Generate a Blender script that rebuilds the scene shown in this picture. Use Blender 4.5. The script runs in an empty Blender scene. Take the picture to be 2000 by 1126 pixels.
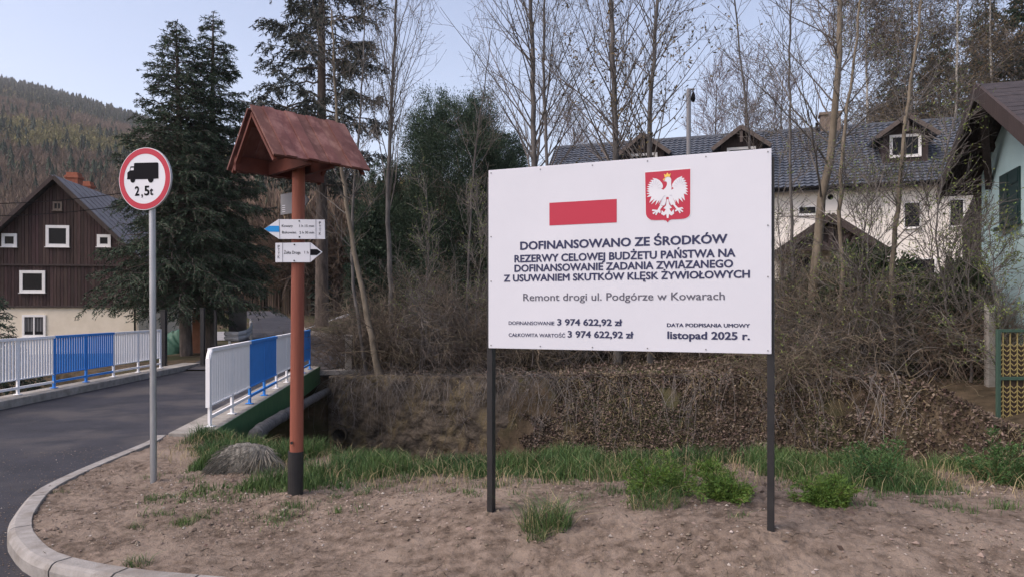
import bpy, math
import numpy as np
from mathutils import Vector
from mathutils.geometry import tessellate_polygon

rng = np.random.default_rng(11)
SC = bpy.context.scene
COL = SC.collection
R = math.radians

# ------------------------------------------------------------------ camera, sky, sun, exposure
F, CX, H0, HC = 1400.0, 1000.0, 606.0, 1.7
cd = bpy.data.cameras.new('camera')
cam = bpy.data.objects.new('camera', cd)
COL.objects.link(cam)
cam.location = (0, 0, HC)
cam.rotation_euler = (R(90), 0, 0)
cd.sensor_width = 36
cd.lens = F / 2000 * 36
cd.shift_y = (H0 - 563) / 2000
cd.clip_end = 6000
SC.camera = cam

SUN_EL, SUN_AZ = 52.0, 243.0           # azimuth measured clockwise from +Y
w = bpy.data.worlds.new('World')
SC.world = w
w.use_nodes = True
nt = w.node_tree
sky = nt.nodes.new('ShaderNodeTexSky')
sky.sky_type = 'NISHITA'
sky.sun_disc = False
sky.sun_elevation = R(SUN_EL)
sky.sun_rotation = R(SUN_AZ)
sky.altitude = 500
sky.air_density = 1.0
sky.dust_density = 2.2
sky.ozone_density = 1.0
bg = nt.nodes['Background']
bg.inputs['Strength'].default_value = 0.10
tint = nt.nodes.new('ShaderNodeMix'); tint.data_type = 'RGBA'; tint.blend_type = 'MULTIPLY'   # white balance of the evening sky
tint.inputs['Factor'].default_value = 1.0; tint.inputs['B'].default_value = (1.29, 1.03, .90, 1)
nt.links.new(sky.outputs[0], tint.inputs['A']); nt.links.new(tint.outputs['Result'], bg.inputs[0])

sd = bpy.data.lights.new('sun', 'SUN')
sd.energy = 1.15
sd.angle = R(40)
sd.color = (1.0, 0.93, 0.86)
sun = bpy.data.objects.new('sun', sd)
COL.objects.link(sun)
sdir = Vector((math.sin(R(SUN_AZ)) * math.cos(R(SUN_EL)), math.cos(R(SUN_AZ)) * math.cos(R(SUN_EL)), math.sin(R(SUN_EL))))
sun.rotation_euler = sdir.to_track_quat('Z', 'Y').to_euler()
SC.view_settings.view_transform = 'Standard'
SC.view_settings.look = 'None'
SC.view_settings.gamma = 1
SC.view_settings.exposure = 1.48

# ------------------------------------------------------------------ helpers
def at(px, py, Y):
    return np.array([(px - CX) / F * Y, Y, HC - (py - H0) / F * Y])

def hit(px, py, P, n):
    d = np.array([(px - CX) / F, 1.0, -(py - H0) / F])
    o = np.array([0, 0, HC])
    t = np.dot(np.asarray(P) - o, n) / np.dot(d, n)
    return o + d * t

def sst(a, b, x):
    t = np.clip((x - a) / (b - a), 0, 1)
    return t * t * (3 - 2 * t)

def _h(i, j, s):
    v = np.sin(i * 127.1 + j * 311.7 + s * 74.7) * 43758.5453
    return v - np.floor(v)

def vnoise(x, y, s=0):
    x = np.asarray(x, float); y = np.asarray(y, float)
    i, j = np.floor(x), np.floor(y)
    f, g = x - i, y - j
    f = f * f * (3 - 2 * f); g = g * g * (3 - 2 * g)
    return (_h(i, j, s) * (1 - f) + _h(i + 1, j, s) * f) * (1 - g) + (_h(i, j + 1, s) * (1 - f) + _h(i + 1, j + 1, s) * f) * g - 0.5

def fbm(x, y, o=4, s=0):
    r, a = 0, 1.0
    for k in range(o):
        r = r + a * vnoise(x * 2 ** k, y * 2 ** k, s + k)
        a *= 0.5
    return r

def nrm(v):
    return v / np.maximum(np.linalg.norm(v, axis=-1, keepdims=True), 1e-9)

ORG = {}

class MB:
    def __init__(s):
        s.V, s.F, s.n = [], [], 0
    def add(s, V, Fc, m=0):
        V = np.asarray(V, float).reshape(-1, 3)
        for f in (Fc if isinstance(Fc, list) and len(Fc) and isinstance(Fc[0], np.ndarray) else [np.asarray(Fc, int)]):
            s.F.append((f.reshape(-1, f.shape[-1]) + s.n, m))
        s.V.append(V); s.n += len(V)
        return s
    def frame(s, O, U, W, N, u0, u1, w0, w1, n0, n1, m=0):
        """box in a frame"""
        P = [O + U * a + W * b + N * c for c in (n0, n1) for b in (w0, w1) for a in (u0, u1)]
        return s.add(P, [[0, 2, 3, 1], [4, 5, 7, 6], [0, 1, 5, 4], [2, 6, 7, 3], [0, 4, 6, 2], [1, 3, 7, 5]], m)
    def box(s, c, size, rz=0, m=0):
        ca, sa = math.cos(rz), math.sin(rz)
        return s.frame(np.array(c, float), np.array([ca, sa, 0]), np.array([-sa, ca, 0]), np.array([0, 0, 1.]),
                       -size[0] / 2, size[0] / 2, -size[1] / 2, size[1] / 2, -size[2] / 2, size[2] / 2, m)
    def beam(s, a, b, wd, h, up=(0, 0, 1), m=0):
        a, b = np.asarray(a, float), np.asarray(b, float)
        L = np.linalg.norm(b - a); t = (b - a) / L
        sd_ = np.cross(t, up); sd_ /= np.linalg.norm(sd_); u = np.cross(sd_, t)
        return s.frame(a, t, sd_, u, 0, L, -wd / 2, wd / 2, -h / 2, h / 2, m)
    def tubes(s, P, Rr, sides=3, m=0, cap=False):
        P = np.asarray(P, float); Rr = np.asarray(Rr, float)
        if P.ndim == 2:
            P = P[None]; Rr = np.broadcast_to(Rr, P.shape[1])[None]
        M_, N = P.shape[:2]
        T = nrm(np.gradient(P, axis=1))
        mt = nrm(T.mean(axis=1))
        ref = np.where(np.abs(mt[:, 2:3]) > 0.75, np.array([[1., 0.13, 0]]), np.array([[0.05, 0, 1.]]))
        A = nrm(np.cross(T, ref[:, None, :])); B = np.cross(T, A)
        an = np.arange(sides) * 2 * math.pi / sides
        V = P[:, :, None, :] + Rr[:, :, None, None] * (A[:, :, None, :] * np.cos(an)[None, None, :, None] + B[:, :, None, :] * np.sin(an)[None, None, :, None])
        base = (np.arange(M_) * N * sides)[:, None, None] + (np.arange(N - 1) * sides)[None, :, None]
        k = np.arange(sides)[None, None, :]; k2 = (np.arange(sides) + 1) % sides
        k2 = k2[None, None, :]
        Q = np.stack([base + k, base + k2, base + k2 + sides, base + k + sides], -1).reshape(-1, 4)
        s.add(V, Q, m)
        if cap:
            s.F.append((np.array([list(range(sides))[::-1]]) + s.n - M_ * N * sides, m))
            s.F.append((np.array([list(range(sides))]) + s.n - sides, m))
        return s
    def tube(s, pts, r, sides=8, m=0, cap=True):
        return s.tubes(np.asarray(pts, float), r, sides, m, cap)
    def poly(s, pts, m=0):
        pts = [Vector(p) for p in pts]
        tr = tessellate_polygon([pts])
        return s.add([tuple(p) for p in pts], [list(t) for t in tr], m)
    def prism(s, pts, ext, m=0):
        pts = np.asarray(pts, float); n = len(pts); ext = np.asarray(ext, float)
        tr = np.array([list(t) for t in tessellate_polygon([[Vector(p) for p in pts]])])
        sdq = np.array([[i, (i + 1) % n, (i + 1) % n + n, i + n] for i in range(n)])
        return s.add(np.vstack([pts, pts + ext]), [np.vstack([tr[:, ::-1], tr + n]), sdq], m)
    def blades(s, P, D, L, W, m=0, diamond=False):
        """flat leaf faces: P base, D direction, L length, W width"""
        n = len(P); D = nrm(D)
        sd_ = nrm(np.cross(D, rng.normal(size=(n, 3))))
        L = np.broadcast_to(L, n)[:, None]; W = np.broadcast_to(W, n)[:, None]
        if diamond:
            V = np.stack([P, P + D * L * .5 + sd_ * W / 2, P + D * L, P + D * L * .5 - sd_ * W / 2], 1)
            return s.add(V, np.arange(n * 4).reshape(-1, 4), m)
        V = np.stack([P - sd_ * W / 2, P + sd_ * W / 2, P + D * L], 1)
        return s.add(V, np.arange(n * 3).reshape(-1, 3), m)
    def build(s, name, mats, parent=None, smooth=False, loc=None):
        V = np.vstack(s.V)
        org = ORG[parent.name] if parent is not None else (np.asarray(loc, float) if loc is not None else np.zeros(3))
        V = V - org
        me = bpy.data.meshes.new(name)
        nl = sum(f.size for f, _ in s.F); nf = sum(len(f) for f, _ in s.F)
        me.vertices.add(len(V)); me.vertices.foreach_set('co', V.astype(np.float32).ravel())
        me.loops.add(nl); me.polygons.add(nf)
        me.loops.foreach_set('vertex_index', np.concatenate([f.ravel() for f, _ in s.F]).astype(np.int32))
        tot = np.concatenate([np.full(len(f), f.shape[1]) for f, _ in s.F])
        me.polygons.foreach_set('loop_start', np.concatenate([[0], np.cumsum(tot)[:-1]]).astype(np.int32))
        me.polygons.foreach_set('material_index', np.concatenate([np.full(len(f), m) for f, m in s.F]).astype(np.int32))
        me.polygons.foreach_set('use_smooth', np.full(nf, bool(smooth)))
        for m in (mats if isinstance(mats, (list, tuple)) else [mats]):
            me.materials.append(m)
        me.update(calc_edges=True); me.validate()
        o = bpy.data.objects.new(name, me); COL.objects.link(o)
        if parent is not None:
            o.parent = parent
        elif loc is not None:
            o.location = loc
        ORG[o.name] = org
        return o

def tag(o, label=None, cat=None, group=None, kind=None):
    for k, v in (('label', label), ('category', cat), ('group', group), ('kind', kind)):
        if v: o[k] = v
    return o

def root(name, label, cat, loc, group=None):
    o = bpy.data.objects.new(name, None); COL.objects.link(o)
    o.location = tuple(loc); o.empty_display_size = 0.2
    ORG[o.name] = np.asarray(loc, float)
    return tag(o, label, cat, group)

def bevel(o, wd=0.005, seg=2):
    md = o.modifiers.new('bevel', 'BEVEL'); md.width = wd; md.segments = seg; md.limit_method = 'ANGLE'
    return o

# ------------------------------------------------------------------ materials
def mat(name, col, rough=0.8, col2=None, scale=6.0, bump=0.0, bscale=None, island=0.0, metal=0.0, spec=0.3, detail=6, stretch=None, lo=0.35, hi=0.65, col3=None, s3=1.0, trans=0.0):
    m = bpy.data.materials.new(name); m.use_nodes = True
    t = m.node_tree; N = t.nodes; L = t.links
    b = N['Principled BSDF']
    b.inputs['Roughness'].default_value = rough; b.inputs['Metallic'].default_value = metal
    b.inputs['Specular IOR Level'].default_value = spec
    tc = N.new('ShaderNodeTexCoord')
    src = tc.outputs['Object']
    if stretch:
        mp = N.new('ShaderNodeMapping'); mp.inputs['Scale'].default_value = stretch
        L.new(src, mp.inputs[0]); src = mp.outputs[0]
    def noise(sc, det=detail):
        n = N.new('ShaderNodeTexNoise'); n.inputs['Scale'].default_value = sc; n.inputs['Detail'].default_value = det
        n.inputs['Roughness'].default_value = 0.65
        L.new(src, n.inputs['Vector']); return n.outputs['Fac']
    def ramp(fac, a, c, l, h):
        r = N.new('ShaderNodeValToRGB'); r.color_ramp.elements[0].position = l; r.color_ramp.elements[1].position = h
        r.color_ramp.elements[0].color = (*a, 1); r.color_ramp.elements[1].color = (*c, 1)
        L.new(fac, r.inputs[0]); return r.outputs[0]
    c = None
    if col2 is not None:
        c = ramp(noise(scale), col, col2, lo, hi)
        if col3 is not None:
            mx = N.new('ShaderNodeMix'); mx.data_type = 'RGBA'
            rr = ramp(noise(s3, 4), (0, 0, 0), (1, 1, 1), 0.48, 0.62)
            L.new(rr, mx.inputs['Factor']); L.new(c, mx.inputs['A']); mx.inputs['B'].default_value = (*col3, 1)
            c = mx.outputs['Result']
    if island:
        g = N.new('ShaderNodeNewGeometry')
        hs = N.new('ShaderNodeHueSaturation')
        mr = N.new('ShaderNodeMapRange'); mr.inputs['To Min'].default_value = 1 - island; mr.inputs['To Max'].default_value = 1 + island
        L.new(g.outputs['Random Per Island'], mr.inputs['Value']); L.new(mr.outputs[0], hs.inputs['Value'])
        mr2 = N.new('ShaderNodeMapRange'); mr2.inputs['To Min'].default_value = 0.5 + island * .06; mr2.inputs['To Max'].default_value = 0.5 - island * .06
        wn = N.new('ShaderNodeTexWhiteNoise'); wn.noise_dimensions = '1D'
        L.new(g.outputs['Random Per Island'], wn.inputs['W']); L.new(wn.outputs['Value'], mr2.inputs['Value']); L.new(mr2.outputs[0], hs.inputs['Hue'])
        if c is not None: L.new(c, hs.inputs['Color'])
        else: hs.inputs['Color'].default_value = (*col, 1)
        c = hs.outputs[0]
    if c is not None: L.new(c, b.inputs['Base Color'])
    else: b.inputs['Base Color'].default_value = (*col, 1)
    if bump:
        bp = N.new('ShaderNodeBump'); bp.inputs['Strength'].default_value = 1.0; bp.inputs['Distance'].default_value = bump
        L.new(noise(bscale or scale * 4, 8), bp.inputs['Height']); L.new(bp.outputs[0], b.inputs['Normal'])
    if trans:
        b.inputs['Transmission Weight'].default_value = trans
    return m

m_asphalt = mat('asphalt', (.019, .020, .027), .8, (.036, .036, .045), 1.6, .006, 150, col3=(.062, .057, .058), s3=.55, spec=.3)
m_road_far = mat('old_asphalt', (.20, .20, .21), .85, (.27, .265, .265), 2, .004, 120)
m_concrete = mat('concrete', (.19, .178, .16), .9, (.31, .295, .272), 5, .004, 60)
m_kerb = mat('kerb_concrete', (.21, .198, .186), .88, (.31, .297, .283), 8, .005, 90, col3=(.19, .172, .155), s3=3.5)
m_soil = mat('soil', (.082, .062, .048), .95, (.225, .178, .145), 11, .020, 40, detail=12, col3=(.225, .180, .146), s3=1.8, spec=.1)
m_ground = mat('earth', (.032, .026, .017), .95, (.10, .076, .052), 2.4, .03, 12, col3=(.045, .05, .022), s3=.35, spec=.1)
m_pebble = mat('pebble', (.20, .168, .145), .85, (.33, .295, .265), 8, island=.45)
m_clod = mat('soil_clod', (.12, .094, .075), .95, (.25, .20, .165), 8, island=.35, spec=.1)
m_grass = mat('grass', (.036, .082, .026), .6, (.085, .135, .040), 1.2, island=.35, spec=.25)
m_drygrass = mat('dry_grass', (.28, .23, .13), .8, island=.3)
m_fern = mat('feathery_leaf', (.075, .145, .026), .6, (.12, .19, .035), 5, island=.35)
m_fern_dark = mat('feathery_leaf_dark', (.036, .088, .026), .6, (.062, .125, .034), 5, island=.35)
m_litter = mat('dead_leaf', (.065, .045, .034), .85, (.19, .15, .12), 2.2, island=.6)
m_bank = mat('bank_earth', (.040, .028, .020), .95, (.125, .09, .066), 4, .04, 14, col3=(.17, .135, .10), s3=1.2)
m_oldwall = mat('old_concrete_wall', (.042, .035, .028), .95, (.135, .112, .088), 3.4, .07, 14, col3=(.155, .125, .075), s3=1.3)
m_rock = mat('boulder_rock', (.065, .061, .054), .9, (.25, .238, .212), 11, .03, 26, stretch=(2.6, 1, .8))
m_bark = mat('grey_bark', (.066, .062, .060), .9, (.135, .126, .12), 7, .008, 40, stretch=(1, 1, .35))
m_bark_tan = mat('tan_bark', (.105, .088, .066), .9, (.20, .17, .13), 6, .006, 40, stretch=(1, 1, .4))
m_bark_dark = mat('dark_bark', (.055, .045, .04), .95, (.13, .105, .09), 9, .015, 30, stretch=(1, 1, .3))
m_bark_birch = mat('birch_bark', (.42, .40, .36), .8, (.20, .18, .16), 6, stretch=(1, 1, 3), lo=.55, hi=.7)
m_twig = mat('twig', (.080, .064, .052), .9, island=.3)
m_twig_tan = mat('tan_twig', (.125, .102, .074), .9, island=.4)
m_twig_grey = mat('grey_twig', (.12, .108, .10), .9, island=.4)
m_twig_far = mat('far_twig', (.15, .115, .115), .9, island=.25)
m_bud = mat('bud', (.11, .095, .04), .7, island=.4)
m_youngleaf = mat('young_leaf', (.13, .17, .045), .6, island=.4)
m_birchleaf = mat('birch_catkin', (.125, .092, .045), .7, island=.4)
m_needle = mat('spruce_needle', (.028, .050, .031), .7, (.055, .086, .050), 1.5, island=.4, spec=.2)
m_needle_blue = mat('old_spruce_needle', (.040, .05, .045), .7, (.062, .072, .060), 1.5, island=.35, spec=.2)
m_yew = mat('yew_leaf', (.026, .048, .031), .65, (.055, .085, .05), 1.5, island=.45, spec=.2)
m_hedge = mat('hedge_leaf', (.035, .06, .03), .65, (.06, .085, .04), 1.5, island=.45, spec=.2)
m_fspruce = mat('forest_spruce', (.016, .028, .019), .9, (.030, .044, .027), .02, island=.3)
m_flarch = mat('forest_larch', (.12, .115, .045), .9, (.19, .165, .068), .02, island=.3)
m_fbare = mat('forest_bare', (.115, .082, .06), .9, (.175, .128, .095), .02, island=.3)
m_white = mat('white_sign', (.62, .635, .68), .5, (.65, .665, .71), 1.5)
m_board = mat('white_board', (.57, .585, .64), .5, (.605, .62, .675), 1.2)
m_whitepaint = mat('white_paint', (.80, .80, .81), .5, (.84, .84, .85), 6, spec=.4)
m_bluepaint = mat('blue_paint', (.028, .20, .60), .5, (.036, .23, .66), 5, spec=.4)
m_red = mat('sign_red', (.42, .024, .05), .4)
m_flagred = mat('flag_red', (.42, .030, .060), .5)
m_black = mat('sign_black', (.010, .010, .013), .7, spec=.05)
m_ink = mat('navy_ink', (.045, .05, .10), .6, spec=.1)
m_ink_grey = mat('grey_ink', (.10, .10, .13), .5)
m_gold = mat('gold_print', (.75, .50, .10), .5)
m_eagle = mat('eagle_white', (.64, .655, .70), .5)
m_bluearrow = mat('arrow_blue', (.012, .25, .62), .5)
m_galv = mat('galvanised', (.30, .31, .33), .42, (.42, .43, .45), 9, metal=.75, stretch=(1, 1, .2))
m_greymetal = mat('grey_plate', (.20, .20, .21), .55, metal=.3)
m_postblack = mat('black_post', (.012, .012, .014), .5, (.022, .021, .022), 8, spec=.4)
m_redwood = mat('stained_wood', (.17, .048, .030), .7, (.26, .082, .050), 5, .003, 40, stretch=(3, 3, .18), spec=.4)
m_roofwood = mat('stained_boards', (.095, .038, .033), .7, (.16, .068, .058), 4, .003, 40, stretch=(1, 1, .35), island=.16, col3=(.21, .105, .090), s3=6)
m_green = mat('green_beam', (.030, .10, .042), .6, (.05, .13, .055), 5)
m_pipe = mat('pipe_lagging', (.055, .054, .055), .9, (.15, .148, .145), 8, .03, 14)
m_darkvoid = mat('stone_abutment', (.04, .036, .034), .95, (.085, .075, .068), 3, .03, 12)
m_planks = mat('dark_planks', (.035, .021, .020), .8, (.062, .037, .034), 5, .004, 30, stretch=(4, 4, .3), island=.35)
m_cream = mat('cream_render', (.64, .57, .45), .9, (.72, .645, .525), 2, .003, 80)
m_whitewall = mat('white_render', (.76, .71, .64), .9, (.82, .78, .71), 1.3, .003, 60)
m_teal = mat('teal_render', (.44, .62, .64), .9, (.50, .67, .68), 1.2, .004, 60)
m_tealgreen = mat('shutter_green', (.012, .035, .035), .6)
m_glass = mat('window_glass', (.010, .011, .014), .2, spec=.12)
m_frame = mat('white_frame', (.72, .71, .69), .6, (.78, .77, .75), 8)
m_bluetile = mat('blue_roof_tile', (.066, .078, .102), .5, (.098, .112, .138), 3, island=.0, spec=.4)
m_greytile = mat('grey_sheet_roof', (.085, .085, .10), .6, (.15, .15, .17), 4, .004, 30)
m_browntile = mat('brown_shingle', (.028, .024, .027), .75, (.055, .046, .048), 7, .01, 30)
m_brick = mat('chimney_brick', (.23, .075, .045), .9, (.32, .12, .075), 9, .01, 40)
m_brownwood = mat('brown_timber', (.036, .026, .024), .75, (.060, .044, .040), 5, .004, 30, stretch=(4, 4, .3), island=.3)
m_trim = mat('grey_brown_trim', (.075, .060, .054), .8, (.115, .095, .085), 5)
m_palewood = mat('weathered_timber', (.13, .10, .08), .8, (.20, .16, .13), 5, stretch=(4, 4, 1))
m_yellow = mat('yellow_metal', (.30, .24, .10), .6)
m_gategreen = mat('gate_green', (.040, .075, .055), .55)
m_gatedark = mat('gate_backing', (.045, .03, .022), .8)
m_wire = mat('wire', (.008, .008, .009), .9, spec=.05)
m_mesh = mat('rusty_mesh', (.09, .06, .045), .7)
m_greentarp = mat('green_tarp', (.035, .10, .07), .6)
m_rust = mat('rust_brown', (.16, .07, .04), .85, (.22, .10, .06), 5)

# ------------------------------------------------------------------ terrain
def E_n(x): return np.interp(x, [-60, -4.1, -2.5, -1, 0, 4, 8, 14, 40], [9.3, 9.3, 8.3, 7.4, 7.0, 6.5, 6.2, 5.6, 4.5])
def E_f(x): return np.interp(x, [-60, -9, -5, 1, 5, 6.3, 6.9, 7.6, 9, 20, 60], [20.2, 20.2, 20.0, 17, 14, 12, 10.3, 8.7, 7.9, 7.0, 6.5])
def topz(x): return np.interp(x, [-60, -9, -5, 1, 5, 6.3, 6.65, 7.0, 60], [0, .05, -.14, .1, .4, .55, .45, .05, .05])
def hillz(x, y):
    px = CX + F * x / np.maximum(y, 30)
    er = np.interp(px, [-1500, -400, 0, 140, 280, 540, 900, 1200, 2400], [520, 485, 440, 405, 362, 268, 170, 140, 130]) / F
    y0 = np.interp(px, [-400, 300, 430, 560, 2400], [130, 118, 66, 58, 58])
    return er / (1 - y0 / 900) * np.clip(y - y0, 0, 900 - y0)
def g(x, y):
    x = np.asarray(x, float); y = np.asarray(y, float)
    en, ef, tz = E_n(x), E_f(x), topz(x)
    run = np.interp(x, [-2, 1.5], [.15, .85])
    near = -2.3 * sst(en - .4, en + 1.5, y)
    far = -2.3 + (tz + 2.3) * np.clip((y - ef + run) / run, 0, 1)
    s = np.interp(x, [-14, -9.5, -3, 4], [-.012, .065, .07, .12])
    back = tz + s * np.clip(y - ef, 0, 24.5) + .10 * sst(-2, -6, x) * sst(-45, -28, x) * np.clip(y - 44, 0, 12)
    z = np.where(y > ef, back, np.maximum(near, np.where(y > ef - run, far, -9)))
    z = np.where(y > 45, z + hillz(x, y), z)
    return z

def sheet(xs, ys, zf, m, name, keep=None, smooth=True):
    X, Y = np.meshgrid(xs, ys)
    Z = zf(X, Y)
    nx, ny = len(xs), len(ys)
    i = np.arange(nx * ny).reshape(ny, nx)
    Q = np.stack([i[:-1, :-1], i[:-1, 1:], i[1:, 1:], i[1:, :-1]], -1).reshape(-1, 4)
    if keep is not None:
        k = keep(X, Y).ravel()
        Q = Q[k[Q].all(axis=1)]
        used = np.unique(Q); mp = np.zeros(nx * ny, int); mp[used] = np.arange(len(used)); Q = mp[Q]
        V = np.stack([X, Y, Z], -1).reshape(-1, 3)[used]
    else:
        V = np.stack([X, Y, Z], -1).reshape(-1, 3)
    mb = MB(); mb.add(V, Q)
    return mb.build(name, m, smooth=smooth)

xs = np.concatenate([-np.geomspace(1300, 14.5, 60), np.arange(-14, 14.01, .2), np.geomspace(14.5, 1300, 50)])
ys = np.concatenate([-np.geomspace(180, 3, 12), np.arange(-2, 24, .2), np.arange(24, 60, 1.0), np.geomspace(60, 1150, 80)])
def gz(x, y):
    z = g(x, y)
    rough = sst(9.5, 12, y) * .06 * fbm(x * 1.3, y * 1.3, 4, 3) * (y < 70)
    road_like = (x < -4) & (x > -16) & (y > 19) & (y < 48)
    return z - .02 + np.where(road_like, -.03, rough)
tag(sheet(xs, ys, gz, m_ground, 'ground'), kind='structure')

# --- kerb line (inner top edge), from the bridge round to the right
KI = np.array([(-4.40, 9.12), (-4.30, 8.64), (-4.24, 7.65), (-4.17, 6.87), (-4.06, 6.32), (-3.78, 5.69), (-3.59, 5.36), (-3.35, 5.05), (-2.93, 4.66), (-2.34, 4.40), (-1.66, 4.24), (-.8, 4.0), (0.2, 3.66), (2, 2.98), (4, 2.2), (7, 1.0), (11, -.6)])
def resample(P, n):
    P = np.asarray(P, float)
    # Catmull-Rom through points
    Q = np.vstack([2 * P[0] - P[1], P, 2 * P[-1] - P[-2]])
    out = []
    for i in range(1, len(Q) - 2):
        t = np.linspace(0, 1, 12, endpoint=False)[:, None]
        p0, p1, p2, p3 = Q[i - 1], Q[i], Q[i + 1], Q[i + 2]
        out.append(.5 * (2 * p1 + (p2 - p0) * t + (2 * p0 - 5 * p1 + 4 * p2 - p3) * t ** 2 + (3 * p1 - p0 - 3 * p2 + p3) * t ** 3))
    C_ = np.vstack(out + [P[-1:]])
    d = np.concatenate([[0], np.cumsum(np.linalg.norm(np.diff(C_, axis=0), axis=1))])
    s = np.linspace(0, d[-1], n)
    return np.stack([np.interp(s, d, C_[:, k]) for k in range(P.shape[1])], -1)
KC = resample(KI, 400)
kt = nrm(np.gradient(KC, axis=0)); kn = np.stack([kt[:, 1], -kt[:, 0]], -1)   # towards the road
if kn[100][0] > 0: kn = -kn
def inside_bed(x, y):
    """soil side of the kerb's centre line"""
    C_ = KC + kn * .07
    poly = np.vstack([C_, [(14, -.5), (14, 12), (-4.45, 12)]])
    x = np.asarray(x); y = np.asarray(y); ins = np.zeros(x.shape, bool)
    for i in range(len(poly)):
        (x0, y0), (x1, y1) = poly[i - 1], poly[i]
        if y0 == y1: continue
        c = ((y0 > y) != (y1 > y)) & (x < (x1 - x0) * (y - y0) / (y1 - y0) + x0)
        ins ^= c
    return ins
# kerb stones: short blocks, each with a fine joint
L_ = np.concatenate([[0], np.cumsum(np.linalg.norm(np.diff(KC, axis=0), axis=1))])
KZ = .125
def kerb_stone(s0, s1):
    ss = np.linspace(s0 + .008, s1 - .008, 7)
    c = np.stack([np.interp(ss, L_, KC[:, k]) for k in (0, 1)], -1)
    n_ = np.stack([np.interp(ss, L_, kn[:, k]) for k in (0, 1)], -1)
    prof = [(0, -.1), (0, KZ - .004), (.004, KZ), (.105, KZ), (.130, KZ - .012), (.150, KZ - .045), (.152, -.1)]
    V = np.stack([np.stack([c[:, 0] + n_[:, 0] * a, c[:, 1] + n_[:, 1] * a, np.full(7, b)], -1) for a, b in prof], 1)
    k = len(prof)
    i = np.arange(7 * k).reshape(7, k)
    Q = np.stack([i[:-1, :-1], i[1:, :-1], i[1:, 1:], i[:-1, 1:]], -1).reshape(-1, 4)
    mb = MB(); mb.add(V, [Q, np.array([list(range(k))[::-1]]), np.array([list(i[-1])])])
    return mb
kerb_parts = MB()
s = 0
while s < 13:
    ln = .5 if 4.4 < s < 8.9 else 1.0
    kb = kerb_stone(s, s + ln)
    off = kerb_parts.n
    kerb_parts.V += kb.V; kerb_parts.F += [(f + off, m) for f, m in kb.F]; kerb_parts.n += kb.n
    s += ln
tag(kerb_parts.build('kerb', m_kerb), kind='structure')

# --- soil bed inside the kerb
ctrl = [(-4.3, 9.1, .10), (-4.2, 7.6, .10), (-4.05, 6.4, .105), (-3.6, 5.5, .105), (-2.95, 4.75, .108), (-2.3, 4.45, .112), (-1.6, 4.3, .115), (-.6, 4.0, .12), (.4, 3.6, .12), (2, 3.0, .13), (4, 2.2, .13), (7, 1.0, .13),
        (-3.34, 6.67, .065), (-1.79, 5.93, .20), (-.155, 4.855, .344), (1.513, 4.19, .437), (.6, 4.6, .37), (-1.2, 4.9, .19), (0, 4.25, .23), (2.6, 3.9, .40), (-2.6, 7.0, .14), (-3.6, 8.6, .08),
        (-1, 7.3, .18), (0, 6.6, .27), (.3, 5.7, .36), (2, 6.2, .36), (2, 5.2, .41), (4, 5.8, .35), (4, 4.2, .42), (7, 5.2, .36), (7, 3.2, .40), (10, 4.5, .36), (11, 2, .3)]
ca = np.array(ctrl)
def tps(r): return np.where(r > 1e-9, r * r * np.log(np.maximum(r, 1e-9)), 0)
K = tps(np.linalg.norm(ca[:, None, :2] - ca[None, :, :2], axis=-1)) + np.eye(len(ca)) * .02
Pm = np.hstack([np.ones((len(ca), 1)), ca[:, :2]])
A_ = np.block([[K, Pm], [Pm.T, np.zeros((3, 3))]])
wts = np.linalg.solve(A_, np.concatenate([ca[:, 2], np.zeros(3)]))
def bed0(x, y):
    x = np.asarray(x, float); y = np.asarray(y, float)
    z = wts[-3] + wts[-2] * x + wts[-1] * y
    for k in range(len(ca)):
        z = z + wts[k] * tps(np.hypot(x - ca[k, 0], y - ca[k, 1]))
    z = np.clip(z, .06, .55)
    return z - 2.4 * sst(E_n(x) - .15, E_n(x) + 1.8, y)
def bed(x, y, fine=True):
    z = bed0(x, y)
    a = sst(.11, .18, z)
    z = z + (.016 + .010 * a) * fbm(x * 1.9, y * 1.9, 3, 5) - .045 * a
    for cx_, cy_, h_, r_ in ((-3.34, 6.78, .012, .12), (-1.79, 5.93, .03, .20), (-.155, 4.9, .018, .13), (1.513, 4.24, .02, .13)):   # earth heaped round the posts
        z = z + h_ * np.exp(-((x - cx_) ** 2 + (y - cy_) ** 2) / r_ ** 2)
    if fine:
        z = z + .016 * fbm(x * 6, y * 9, 4, 9) + (.016 + .02 * sst(-.1, .35, fbm(x * 1.5, y * 2.2, 3, 77))) * (np.abs(fbm(x * 13, y * 19, 3, 15)) + .5 * fbm(x * 34, y * 42, 2, 18))
    return z
bx_ = np.concatenate([np.arange(-4.5, 4.6, .013), np.arange(4.6, 5.2, .03), np.arange(5.2, 13.5, .1)]); by_ = np.concatenate([np.arange(-.5, 3.2, .06), np.arange(3.2, 6.4, .012), np.arange(6.4, 9.4, .026)])
tag(sheet(bx_, by_, bed, m_soil, 'soil', keep=lambda x, y: inside_bed(x, y) & (y < E_n(x) + 1.4) & (y < 9.35)), kind='structure')

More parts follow.
